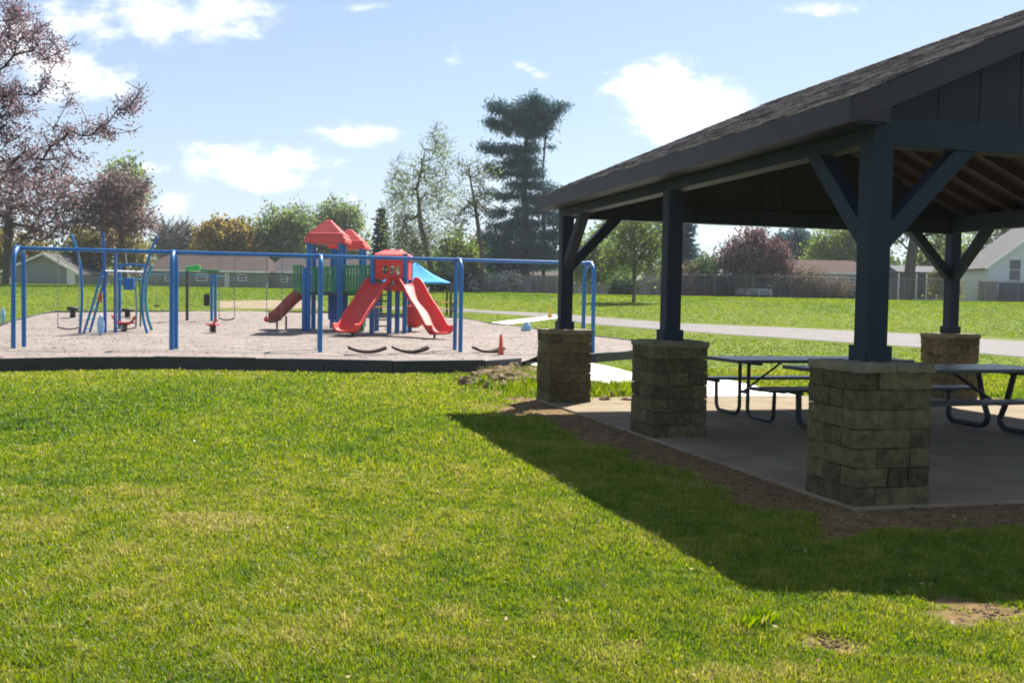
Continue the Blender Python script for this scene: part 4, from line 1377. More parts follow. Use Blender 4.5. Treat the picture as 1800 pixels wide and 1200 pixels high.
# ---- crumpled pale blue plastic bags
def bag(px, py0, py1, wpx, dz, label):
    b0 = at(px, py1, dz); m = b0.y / F; H = (py1 - py0) * m; w = wpx * m / 2
    mb = MB(); n = 14; rings = 9; vs = []; fs = []
    sd_ = random.uniform(0, 99)
    for i in range(rings):
        t = i / (rings - 1)
        r = w * (math.sin(PI * min(1, .12 + t * .78)) ** .6) * (1 if t < .7 else 1 - (t - .7) * 1.6)
        for k in range(n):
            a = 2 * PI * k / n
            q = Vector((math.cos(a), math.sin(a), t * 3))
            rr = r * (1 + .35 * mnoise.noise(q * 1.9 + Vector((sd_, 0, 0))))
            vs.append((rr * math.cos(a), rr * math.sin(a) * .6, H * t + .03 * mnoise.noise(q * 3)))
    for i in range(rings - 1):
        for k in range(n): fs.append((i * n + k, i * n + (k + 1) % n, (i + 1) * n + (k + 1) % n, (i + 1) * n + k))
    fs.append(tuple(range((rings - 1) * n, rings * n)))
    mb.add(vs, fs, True)
    o = mb.build('plastic_bag', MAT['bag'], None); o.location = b0
    tag(o, label, 'bag', 'pale blue plastic bags')


bag(177, 553, 589, 13, MZ, 'pale blue plastic bag standing by the slanted climber ladder')
bag(5, 540, 568, 8, 0, 'pale blue plastic bag on the grass left of the swing frame')
bag(925, 565, 588, 17, .05, 'pale blue plastic bag by the far border, beside the left pier')

# ---- turned-up turf and soil beside the border
rngc = random.Random(3)
def clods(name, label, pix, n, smin, smax, spread):
    mb = MB()
    for k in range(n):
        px = rngc.gauss(pix[0], spread[0]); py = rngc.gauss(pix[1], spread[1])
        c = at(px, min(max(py, pix[1] - 24), pix[1] + 16)); s = rngc.uniform(smin, smax)
        off = Vector((rngc.uniform(0, 99), 0, 0)); nn = 10; rr = 6
        vs = []; fs = []
        for i in range(rr + 1):
            ph = PI * i / rr - PI / 2
            for j in range(nn):
                a = 2 * PI * j / nn
                q = Vector((math.cos(ph) * math.cos(a), math.cos(ph) * math.sin(a), math.sin(ph)))
                f_ = 1 + .6 * mnoise.fractal(q * 1.7 + off, 1, 2, 3)
                vs.append((c.x + q.x * s * f_ * 1.2, c.y + q.y * s * f_, c.z + q.z * s * .7 * f_ + s * .25))
        for i in range(rr):
            for j in range(nn): fs.append((i * nn + j, i * nn + (j + 1) % nn, (i + 1) * nn + (j + 1) % nn, (i + 1) * nn + j))
        mb.add(vs, fs, False, rngc.random())
    return tag(mb.build(name, MAT['clod'], None), label, 'soil', None, 'stuff')


clods('soil_clods', 'loose heap of turned soil and clods at the corner of the playground border', (880, 669), 170, .05, .20, (26, 7))
clods('soil_clods', 'crumbled soil along the concrete walk between the two left piers', (1072, 690), 40, .03, .09, (26, 7))
clods('soil_clods', 'crumbled bare soil on the worn lawn patch at the lower right', (1738, 1076), 70, .004, .014, (34, 10))
clods('soil_clods', 'crumbled bare soil on the small worn lawn patch in the right foreground', (1450, 1130), 30, .004, .011, (24, 6))
# weedy tufts growing through the heap
def tufts(name, label, spots, mat, hmin=.1, hmax=.28, wid=.006):
    Vs, Fs, Ts = [], [], []; k = 0
    for (px, py, n, sp) in spots:
        for i in range(n):
            c = at(rngc.gauss(px, sp), rngc.gauss(py, sp * .33))
            a = rngc.uniform(0, 2 * PI); h = rngc.uniform(hmin, hmax); ln = rngc.uniform(.1, .7) * h
            w_ = wid * rngc.uniform(.7, 1.4)
            dx, dy = math.cos(a), math.sin(a)
            Vs += [(c.x - dy * w_, c.y + dx * w_, c.z), (c.x + dy * w_, c.y - dx * w_, c.z), (c.x + dx * ln * .4 + dy * w_, c.y + dy * ln * .4 - dx * w_, c.z + h * .6), (c.x + dx * ln, c.y + dy * ln, c.z + h)]
            Fs.append((k, k + 1, k + 2, k + 3)); k += 4; t_ = min(1, max(0, rngc.gauss(.45, .2))); Ts += [t_] * 4
    return tag(npmesh(name, np.array(Vs), np.array(Fs), mat, np.array(Ts)), label, 'weeds', None, 'stuff')


tufts('weeds', 'rough weeds growing through the soil heap by the border', [(890, 672, 350, 26), (928, 668, 500, 12), (915, 684, 400, 22), (845, 676, 120, 14)], MAT['grass'], .10, .24, .007)
tufts('weeds', 'dry straw-coloured grass on the soil heap by the border', [(875, 664, 200, 18), (905, 668, 200, 18)], MAT['straw'], .12, .26, .006)
tufts('weeds', 'rough weeds beside the concrete walk between the piers', [(1065, 690, 500, 18), (1095, 688, 400, 12)], MAT['grass'], .08, .22, .007)
tufts('weeds', 'tall dark grass tufts in the foreground lawn', [(1340, 1096, 260, 13), (1310, 1108, 90, 9)], MAT['grass'], .04, .10, .004)
# ================================================================== TREES
def leafm(name, a, b_, c, trans=.4): MAT[name] = leafmat(name, [(0, a), (.5, b_), (1, c)], trans)


leafm('leaf_purple', (.10, .068, .085), (.20, .135, .160), (.36, .27, .31), .5)
leafm('leaf_plum', (.105, .066, .070), (.19, .122, .122), (.32, .225, .215), .5)
leafm('leaf_maroon', (.075, .040, .042), (.145, .080, .078), (.25, .16, .15))
leafm('leaf_pale', (.10, .14, .045), (.18, .235, .08), (.30, .36, .16), .5)
leafm('leaf_fresh', (.075, .12, .025), (.15, .21, .045), (.26, .31, .09), .5)
leafm('leaf_olive', (.10, .10, .025), (.19, .175, .05), (.30, .26, .09), .45)
leafm('leaf_gold', (.15, .11, .03), (.26, .20, .055), (.38, .29, .10), .45)
leafm('leaf_mid', (.045, .080, .025), (.085, .13, .04), (.15, .20, .07), .4)
leafm('leaf_dark', (.022, .042, .022), (.04, .07, .035), (.075, .11, .055), .25)
leafm('needle_blue', (.034, .078, .088), (.056, .118, .128), (.095, .170, .178), .35)
leafm('needle_dark', (.018, .036, .032), (.034, .060, .052), (.062, .095, .08), .2)
leafm('leaf_blossom', (.22, .22, .17), (.42, .42, .36), (.66, .64, .58), .4)
leafm('leaf_brown', (.10, .07, .045), (.17, .125, .08), (.25, .20, .13), .3)


def leaf_mesh(name, clumps, rng, n, size, sigma, mat, parent, aspect=.55, updir=0.0, flat=1.0, droop=0.0, axis=None, radial=0.0):
    """many small creased leaves scattered round clump centres"""
    C_ = np.repeat(clumps[:, :3], n, 0); m = len(C_)
    off = rng.normal(0, 1, (m, 3)) * sigma; off[:, 2] *= flat
    pos = C_ + off
    if droop: pos[:, 2] -= np.abs(rng.normal(0, droop, m))
    ax = rng.normal(0, 1, (m, 3))
    if updir: ax[:, 2] += updir * 2
    if radial and axis is not None:
        rv = pos - axis; rv[:, 2] = 0
        rv /= np.linalg.norm(rv, axis=1, keepdims=True) + 1e-6
        ax = ax * .5 + rv * radial + np.array([0, 0, updir])
    ax /= np.linalg.norm(ax, axis=1, keepdims=True)
    up = rng.normal(0, 1, (m, 3)); bx = np.cross(ax, up); bx /= np.linalg.norm(bx, axis=1, keepdims=True) + 1e-9
    nrm = np.cross(ax, bx)
    s = size * rng.uniform(.6, 1.45, m)[:, None]
    a = ax * s; b_ = bx * s * aspect
    V = np.stack([pos - a, pos + b_ + nrm * s * .12, pos + a, pos - b_ + nrm * s * .12], 1).reshape(-1, 3)
    ct = np.repeat(rng.normal(.5, .17, len(clumps)), n)
    t = np.clip(ct + rng.normal(0, .17, m), 0, 1)
    return npmesh(name, V, np.arange(m * 4).reshape(-1, 4), mat, np.repeat(t, 4), parent)


def blob_points(blobs, d, nclump, rng, depth=.85):
    ar = np.array([b_[2] * b_[3] * (b_[4] if len(b_) > 4 else 1) for b_ in blobs], float); ar /= ar.sum()
    out = []
    for b_, a in zip(blobs, ar):
        n = max(2, int(round(nclump * a))); c = P(b_[0], b_[1], d); m = d / F
        rx, rz = b_[2] * m, b_[3] * m; ry = (rx * .6 + rz * .4) * depth
        v = rng.normal(0, 1, (n, 3)); v /= np.linalg.norm(v, axis=1, keepdims=True)
        r = rng.random(n)[:, None] ** .42
        p = v * r * np.array([rx, ry, rz]) + np.array(c)
        out.append(p)
    return np.concatenate(out)


def skeleton(base, top_pts, clumps, rng, step):
    """grow limbs from a trunk polyline to every clump, nearest limb first"""
    nodes = [np.array(base, float)]; par = [-1]
    prev = 0
    for p in top_pts:
        p = np.array(p, float); q = nodes[prev]; L_ = np.linalg.norm(p - q); n = max(1, int(L_ / step))
        for k in range(1, n + 1):
            nodes.append(q + (p - q) * k / n + rng.normal(0, .02 * step, 3) * (k < n)); par.append(prev); prev = len(nodes) - 1
    ntrunk = len(nodes)
    order = np.argsort(np.linalg.norm(clumps - np.array(top_pts[-1]), axis=1))
    tips = []
    low = max(1, int(ntrunk * .25))
    zmin = nodes[low][2]
    for i in order:
        c = clumps[i]
        A = np.array(nodes)
        dv = c - A; dist = np.linalg.norm(dv, axis=1)
        cost = dist + .7 * np.maximum(0, A[:, 2] - c[2] + .15 * dist)
        cost[:low] += 1e3
        j = int(np.argmin(cost)); q = A[j]; L_ = dist[j]; n = max(1, int(L_ / step))
        bend = rng.normal(0, .10 * L_, 3); bend[2] -= .10 * L_ * (1 if c[2] > q[2] else -1)
        pv = j
        for k in range(1, n + 1):
            t = k / n
            nodes.append(q + (c - q) * t + bend * math.sin(PI * t) + rng.normal(0, .04 * step, 3)); par.append(pv); pv = len(nodes) - 1
        tips.append(pv)
    return np.array(nodes), par, tips, ntrunk


def limb_mesh(name, nodes, par, trunk_r, tip_r, mat, parent, power=.72, n=5, flare=1.5, base_z=None):
    N_ = len(nodes); cnt = np.zeros(N_)
    child = np.zeros(N_, int)
    for i in range(1, N_): child[par[i]] += 1
    for i in range(N_ - 1, 0, -1):
        if child[i] == 0: cnt[i] += 1
        cnt[par[i]] += cnt[i]
    mx = max(cnt[0], 1)
    rad = tip_r + (trunk_r - tip_r) * (cnt / mx) ** power
    rad[0] *= flare
    V, Fc = [], []
    ang = np.arange(n) * 2 * PI / n
    for i in range(1, N_):
        a, b_ = nodes[par[i]], nodes[i]; d_ = b_ - a; L_ = np.linalg.norm(d_)
        if L_ < 1e-5: continue
        d_ /= L_; x_ = np.cross(d_, (0, 0, 1.)) if abs(d_[2]) < .95 else np.cross(d_, (1., 0, 0)); x_ /= np.linalg.norm(x_); y_ = np.cross(d_, x_)
        ra = min(rad[par[i]], rad[i] * 1.7) if par[i] else rad[0]; rb = rad[i]; o = len(V) * n
        ring = np.cos(ang)[:, None] * x_ + np.sin(ang)[:, None] * y_
        V.append(a + ring * ra - d_ * ra * .3); V.append(b_ + ring * rb)
        for k in range(n): Fc.append((o + k, o + (k + 1) % n, o + n + (k + 1) % n, o + n + k))
    return npmesh(name, np.concatenate(V), np.array(Fc), mat, None, parent, smooth=True)


def tree(name, label, cat, d, base_px, blobs, mat, nclump, leaf_n, size, sigma, trunk_r, seed, bark='bark', tip_r=.02, top=None, group=None,
         leafkw=None, twigs=0, twig_len=.6, depth=.85, trunk_n=7, crown='crown', zb=None, extra_stems=None, step=None):
    rng = np.random.default_rng(seed)
    bx = P(base_px, 500, d).x
    g = float(gh(bx, d)) if zb is None else zb
    t = thing(name, label, cat, (bx, d, g), 0, group)
    T = np.array([bx, d, g])
    cl_ = blob_points(blobs, d, nclump, rng, depth)
    if top is None:
        zz_ = np.percentile(cl_[:, 2], 62); top = [(bx + (cl_[:, 0].mean() - bx) * .5, d, g + (zz_ - g) * .55), (cl_[:, 0].mean(), d, zz_)]
    else: top = [tuple(P(q[0], q[1], d)) for q in top]
    H = cl_[:, 2].max() - g
    st = step or max(.35, H / 16)
    nodes, par, tips, nt_ = skeleton(T + np.array([0, 0, -.15]), top, cl_, rng, st)
    nodes = list(nodes); par = list(par)
    if twigs:
        tw = []
        for i in tips:
            for k in range(twigs):
                v = rng.normal(0, 1, 3); v[2] = abs(v[2]) * .8 + .2; v /= np.linalg.norm(v)
                p1 = nodes[i] + v * twig_len * rng.uniform(.5, 1.2)
                nodes.append(p1); par.append(i)
    limb_mesh('trunk', np.array(nodes) - T, par, trunk_r, tip_r, MAT[bark], t, n=trunk_n if d < 30 else 5)
    if leaf_n:
        kw = dict(leafkw or {})
        if 'radial' in kw: kw['axis'] = np.array([0, 0, 0.])
        leaf_mesh(crown, cl_ - T, rng, leaf_n, size, sigma, MAT[mat], t, **kw)
    return t


def conifer(name, label, d, px, ytop, ybase, hw, mat, seed, cat='tree', group=None, droop=.25, gaps=.25, zb=None):
    """tiered evergreen: whorls of drooping sprays on a straight stem"""
    rng = np.random.default_rng(seed)
    bx = P(px, 500, d).x; g = float(gh(bx, d)); m = d / F
    t = thing(name, label, cat, (bx, d, g), 0, group)
    zt_, z0 = P(px, ytop, d).z - g, max(.3, P(px, ybase, d).z - g)
    R = hw * m; H = zt_ - z0
    MB().tube([(0, 0, -.1), (0, 0, zt_ * .5), (0, 0, zt_)], [R * .08 + .05, R * .05 + .03, .015], 7).build('trunk', MAT['bark'], t)
    cl_ = []
    nt_ = max(9, int(H / .42))
    for i in range(nt_):
        f = i / nt_; z = z0 + H * f
        r = R * (1 - f) ** .85 * rng.uniform(1 - gaps, 1.1)
        nb_ = int(5 + 5 * (1 - f)); a0 = rng.uniform(0, 6)
        for k in range(nb_):
            a = a0 + 2 * PI * k / nb_ + rng.normal(0, .15); rr = r * rng.uniform(.72, 1.08)
            for q in np.linspace(.18, 1, max(2, int(rr / .38) + 2)):
                cl_.append((rr * q * math.cos(a), rr * q * math.sin(a), z - droop * rr * q ** 1.3 + .10 * rr * (q > .85)))
    cl_ = np.array(cl_)
    leaf_mesh('crown', cl_, rng, 11, .24 * (d / 95) ** .5, .17, MAT[mat], t, aspect=.30, radial=1.0, axis=np.array([0, 0, 0.]), updir=.1, flat=.6)
    return t


# near flowering tree: trunk stands outside the left edge, its limbs reach into the picture
tree('flowering_tree', 'purple-pink flowering tree with branches reaching in at the upper left', 'tree', 18.0, -270,
     [(10, 40, 85, 55, 1.1), (70, 95, 55, 40, .8), (12, 190, 40, 60, 1.3), (85, 165, 50, 22, .55), (130, 175, 28, 18, .4), (222, 195, 40, 24, .75), (185, 232, 48, 26, .9), (245, 172, 20, 18, .5), (115, 245, 45, 32, .5), (55, 262, 75, 30, .8),
      (30, 300, 90, 26, .9), (-130, 120, 150, 130, .8), (-280, 40, 180, 140, .7), (-380, 190, 150, 110, .7), (-170, -110, 180, 110, .7), (-500, 60, 120, 120, .6), (140, 285, 60, 16, .6)],
     'leaf_purple', 950, 62, .024, .085, .16, 3, tip_r=.005, top=[(-262, 430), (-230, 250), (-190, 110)], twigs=2, twig_len=.28, depth=.8, trunk_n=8, step=.30)

PURP = 'purple-leaved trees behind the climber'
tree('purple_tree', 'broad dusky purple tree at the far left edge with a dark trunk', 'tree', 74, 12,
     [(55, 365, 95, 55), (0, 335, 70, 50), (110, 335, 60, 40), (140, 385, 45, 48), (-70, 340, 90, 80), (60, 410, 70, 22)], 'leaf_plum', 320, 27, .12, .42, .34, 21, tip_r=.025, twigs=2, twig_len=.7)
tree('purple_tree', 'narrower dusky purple tree with a clear trunk, left of the bare tree', 'tree', 76, 222,
     [(225, 345, 42, 38), (243, 380, 28, 42), (195, 335, 38, 36), (205, 395, 44, 34), (170, 360, 36, 46)], 'leaf_plum', 200, 25, .12, .40, .24, 22, tip_r=.025, twigs=2, twig_len=.7)
tree('olive_tree', 'low olive green tree below the purple trees beside the grey garage', 'tree', 96, 30, [(25, 440, 60, 42), (-40, 450, 60, 40), (85, 455, 35, 30)], 'leaf_olive', 110, 45, .22, .5, .2, 23)
tree('olive_tree', 'yellow-green tree showing below the purple crowns behind the climber', 'tree', 92, 180, [(180, 428, 48, 38), (235, 440, 30, 30), (140, 440, 30, 28)], 'leaf_olive', 110, 42, .2, .5, .2, 24)
tree('pale_tree', 'tall pale green tree rising above the purple trees', 'tree', 112, 222, [(218, 315, 34, 40), (205, 360, 40, 40), (240, 345, 22, 40)], 'leaf_pale', 80, 26, .24, .55, .3, 25, twigs=3, twig_len=1.0)
tree('bare_tree', 'bare grey tree with fine upright twigs behind the swing frame', 'tree', 114, 306, [(306, 425, 44, 34), (285, 435, 26, 26), (332, 432, 24, 26)], 'leaf_pale', 120, 0, .2, .4, .42, 26, bark='bark_grey', tip_r=.035, twigs=7, twig_len=1.5)
tree('golden_tree', 'dense golden olive tree with a rounded dome crown', 'tree', 106, 396, [(396, 415, 44, 32), (372, 428, 28, 24), (425, 425, 24, 30), (398, 445, 50, 22)], 'leaf_gold', 150, 60, .21, .45, .3, 27, leafkw=dict(updir=.5))
tree('pale_tree', 'light grey-green tree between the golden tree and the red tower', 'tree', 108, 488, [(488, 402, 40, 40), (520, 392, 30, 32), (465, 425, 26, 30), (505, 440, 52, 36)], 'leaf_pale', 220, 40, .17, .5, .3, 28, twigs=3, twig_len=1.0)
tree('pale_tree', 'light green tree directly behind the peaked red roofs', 'tree', 112, 600, [(610, 388, 34, 32), (585, 378, 34, 26), (560, 410, 36, 36), (620, 430, 30, 36), (575, 450, 55, 30)], 'leaf_pale', 220, 36, .17, .5, .3, 29, twigs=3, twig_len=1.0)
conifer('spruce', 'small dark pointed spruce right of the peaked red roofs', 100, 669, 363, 500, 27, 'needle_dark', 31)
tree('birch', 'tall airy pale green tree with drooping sprays, left of the big pine', 'tree', 90, 762,
     [(733, 330, 52, 60, .8), (772, 272, 34, 48, .7), (697, 320, 26, 52, .8), (700, 385, 30, 45, .8), (780, 345, 40, 55, .7), (750, 415, 70, 44, 1.2), (712, 440, 44, 40, 1.2), (765, 240, 14, 20, .7)], 'leaf_pale', 420, 20, .10, .40, .26, 32, tip_r=.010,
     twigs=3, twig_len=.9, leafkw=dict(droop=.5), top=[(757, 470), (740, 400), (733, 330), (748, 262)])
tree('sparse_tree', 'slim nearly leafless tree with a dark trunk in front of the pine', 'tree', 78, 849,
     [(838, 330, 20, 60), (815, 300, 14, 30), (850, 360, 18, 44), (812, 375, 22, 40), (860, 310, 12, 26)], 'leaf_pale', 80, 7, .10, .35, .16, 33, tip_r=.010, twigs=5, twig_len=.9, top=[(847, 450), (838, 380), (826, 310), (818, 272)])
tree('pine', 'tall dark blue-green pine with a flat vase-shaped top', 'tree', 86, 924,
     [(872, 186, 10, 8), (985, 188, 9, 10), (884, 193, 14, 8), (900, 196, 12, 12), (920, 192, 12, 14), (938, 184, 14, 14), (955, 192, 14, 12), (970, 196, 14, 10), (930, 208, 48, 9, 1.4), (940, 222, 36, 9), (935, 236, 24, 7),
      (862, 214, 12, 6), (882, 222, 24, 6), (905, 230, 18, 6),
      (922, 262, 30, 8), (855, 256, 10, 5), (872, 262, 24, 5), (900, 268, 26, 6), (925, 284, 30, 8), (895, 290, 28, 5), (868, 300, 16, 5), (890, 306, 26, 5), (928, 306, 30, 8), (935, 326, 26, 7), (905, 328, 26, 5),
      (878, 342, 18, 4), (900, 346, 26, 5), (930, 350, 34, 7), (962, 338, 14, 4), (915, 372, 40, 7), (872, 376, 26, 4), (965, 366, 24, 5), (925, 392, 46, 7), (975, 390, 18, 8), (885, 398, 30, 5), (925, 412, 54, 7), (880, 418, 34, 6), (970, 415, 24, 8),
      (920, 432, 62, 7), (910, 450, 66, 8), (905, 468, 60, 9), (965, 455, 30, 14)],
     'needle_blue', 680, 60, .18, .36, .36, 34, tip_r=.02, leafkw=dict(aspect=.22, updir=.55, flat=.6), depth=1.0, top=[(924, 400), (922, 300), (928, 205)])
tree('pine', 'second slender pine stem with a tufted top against the right side of the big pine', 'tree', 86.5, 956,
     [(962, 205, 20, 14), (958, 240, 10, 8), (968, 260, 14, 6), (966, 330, 16, 8), (978, 345, 16, 12), (972, 385, 22, 16), (980, 420, 20, 24)], 'needle_blue', 60, 30, .17, .26, .17, 35, tip_r=.02, leafkw=dict(aspect=.22, updir=.55, flat=.55), top=[(956, 400), (954, 300), (962, 200)])
tree('olive_tree', 'yellow-green tree low between the birch and the pine', 'tree', 92, 815, [(812, 445, 38, 40), (790, 465, 34, 30), (840, 470, 30, 26)], 'leaf_fresh', 120, 40, .17, .4, .2, 36, twigs=2)
tree('dusky_tree', 'dusky mauve-grey tree half hidden at the foot of the pine', 'tree', 95, 880, [(880, 445, 44, 34), (850, 430, 24, 26), (912, 455, 30, 30)], 'leaf_plum', 110, 34, .17, .4, .22, 37, twigs=3, twig_len=.8)
tree('bush', 'pale blossoming bush in front of the wooden fence by the pine', 'bush', 82.0, 868, [(862, 498, 34, 16), (893, 496, 24, 18), (838, 500, 22, 14)], 'leaf_blossom', 60, 34, .11, .28, .06, 38, crown='foliage')
tree('bush', 'dark green bush against the wooden fence behind the cyan canopy', 'bush', 82.2, 800, [(800, 492, 34, 26), (770, 500, 26, 20), (830, 498, 22, 20)], 'leaf_dark', 90, 40, .13, .34, .08, 39, crown='foliage')
# the young tree throwing its own shadow on the lawn
q = at(1115, 531)
tree('young_tree', 'young light green tree standing alone on the lawn behind the shelter', 'tree', q.y, 1115,
     [(1112, 440, 34, 36), (1085, 455, 26, 22), (1146, 448, 22, 30), (1122, 398, 22, 26), (1096, 418, 24, 20), (1138, 474, 26, 12), (1070, 470, 14, 10), (1118, 372, 8, 14), (1150, 420, 14, 16)], 'leaf_fresh', 230, 17, .085, .36, .12, 41, tip_r=.010, twigs=4, twig_len=.6)
tree('bush', 'dark round evergreen bush left of the young lawn tree', 'bush', 80, 1095, [(1095, 508, 22, 17)], 'leaf_dark', 50, 50, .12, .26, .06, 42, crown='foliage')
tree('olive_tree', 'yellow-green tree seen between the left shelter post and its brace', 'tree', 96, 1050, [(1045, 452, 34, 34), (1065, 470, 30, 26), (1020, 470, 24, 24)], 'leaf_fresh', 110, 38, .19, .45, .2, 43, twigs=2)
tree('pale_tree', 'tall pale tree behind the young lawn tree', 'tree', 118, 1090, [(1085, 410, 34, 36), (1130, 400, 40, 40), (1165, 430, 26, 36)], 'leaf_pale', 110, 26, .24, .6, .3, 44, twigs=4, twig_len=1.2)
conifer('spruce', 'blue-green spruce rising right behind the middle shelter post', 94, 1206, 370, 505, 40, 'needle_blue', 45)
tree('bush', 'brownish bush at the foot of the blue-green spruce', 'bush', 84, 1205, [(1205, 492, 26, 26), (1190, 505, 20, 18)], 'leaf_brown', 60, 40, .14, .34, .08, 46, crown='foliage')
tree('bush', 'grey-green leafy bush left of the slate-blue house', 'bush', 84, 1240, [(1240, 482, 26, 28), (1252, 505, 18, 18)], 'leaf_mid', 70, 40, .14, .34, .08, 47, crown='foliage')
tree('plum_tree', 'maroon-purple plum tree with a low vase of stems', 'tree', 84.5, 1332,
     [(1322, 440, 46, 34), (1285, 455, 28, 26), (1270, 470, 16, 16), (1360, 450, 28, 34), (1378, 475, 18, 22), (1330, 470, 46, 22), (1325, 415, 18, 14)], 'leaf_maroon', 260, 32, .12, .38, .26, 48, twigs=2, twig_len=.6)
tree('bush', 'dark green bush beneath the maroon plum tree', 'bush', 86.5, 1310, [(1308, 476, 22, 16), (1335, 484, 20, 12)], 'leaf_dark', 50, 44, .14, .3, .06, 49, crown='foliage')
tree('bush', 'small yellow-green bush in front of the slate-blue house', 'bush', 83.6, 1314, [(1314, 495, 13, 14)], 'leaf_olive', 30, 40, .10, .22, .05, 50, crown='foliage')
tree('dark_tree', 'dark bluish tree behind the brown-roofed house', 'tree', 112, 1398, [(1398, 425, 26, 24), (1380, 435, 18, 18), (1415, 440, 20, 22)], 'needle_blue', 90, 44, .22, .45, .28, 51, twigs=3)
tree('fresh_tree', 'large fresh green tree right of the dark bluish tree', 'tree', 106, 1475, [(1470, 425, 44, 36), (1440, 440, 26, 26), (1505, 430, 34, 40), (1480, 455, 44, 16), (1535, 420, 40, 40)], 'leaf_fresh', 240, 34, .16, .5, .32, 52, twigs=3)
tree('bush', 'tangle of brown leafless shrubs by the chain link fence', 'bush', 83.6, 1410, [(1405, 498, 32, 24), (1380, 508, 24, 18), (1435, 500, 22, 20)], 'leaf_brown', 150, 30, .09, .4, .05, 53, crown='foliage', twigs=6, twig_len=.5, tip_r=.012)
tree('fork_tree', 'forked dark-barked tree seen right of the front shelter post', 'tree', 85.5, 1594,
     [(1600, 380, 50, 30), (1560, 395, 40, 36), (1640, 385, 36, 34), (1655, 430, 26, 34), (1610, 350, 50, 30)], 'leaf_fresh', 140, 20, .15, .5, .46, 54, twigs=3, twig_len=.8, top=[(1600, 478), (1606, 430), (1612, 400)], tip_r=.03)
tree('fresh_tree', 'loose light green tree between the sunroom and the rear right post', 'tree', 98, 1655, [(1650, 450, 30, 34), (1630, 470, 22, 26), (1690, 455, 24, 30)], 'leaf_fresh', 110, 30, .17, .45, .2, 55, twigs=3)
tree('pale_tree', 'pale bare-topped tree above the white gabled house', 'tree', 116, 1725, [(1720, 430, 34, 30), (1770, 405, 46, 28), (1830, 395, 50, 36)], 'leaf_pale', 120, 16, .2, .6, .36, 56, twigs=5, twig_len=1.3)
tree('bush', 'dark hedge-like bush at the foot of the maroon plum tree, to its left', 'bush', 83.4, 1278, [(1275, 508, 22, 14), (1262, 500, 14, 16)], 'leaf_dark', 60, 44, .11, .3, .05, 71, crown='foliage')
tree('bush', 'mauve-brown shrub along the fence just right of the middle post', 'bush', 83.2, 1222, [(1218, 512, 26, 10), (1240, 514, 18, 9)], 'leaf_plum', 50, 40, .10, .3, .04, 72, crown='foliage')
tree('bush', 'brownish shrub beside the plum-stained deck railing', 'bush', 83.8, 1468, [(1470, 508, 26, 13), (1500, 510, 22, 12), (1448, 512, 16, 10)], 'leaf_brown', 70, 34, .10, .3, .04, 73, crown='foliage')
tree('bush', 'green shrub against the sunroom beside the rear right post', 'bush', 84.5, 1655, [(1655, 500, 18, 24), (1672, 510, 16, 14)], 'leaf_olive', 60, 34, .12, .3, .05, 74, crown='foliage')
# trees past the edges of the picture
for px, lab in ((-180, 'green tree beyond the left edge of the lawn'), (1980, 'green tree beyond the white gabled house')):
    tree('green_tree', lab, 'tree', 100, px, [(px, 400, 70, 60), (px - 40, 440, 60, 40), (px + 45, 440, 50, 40)], 'leaf_mid', 150, 40, .24, .6, .3, 60 + (px > 0), twigs=2)

# far-off wood behind the houses: one mass
rng = np.random.default_rng(77)
cl_ = []
for k in range(620):
    px = rng.uniform(-500, 2300); d_ = rng.uniform(128, 150)
    top = 462 + 14 * math.sin(px * .012) + 10 * math.sin(px * .037 + 1) + (12 if px > 900 else 0)
    py = rng.uniform(top, 505)
    cl_.append(tuple(P(px, py, d_)))
o = leaf_mesh('distant_wood', np.array(cl_), rng, 70, .42, 1.15, MAT['leaf_mid'], None)
tag(o, 'far-off belt of hazy green woodland behind the houses', 'woodland', kind='stuff')


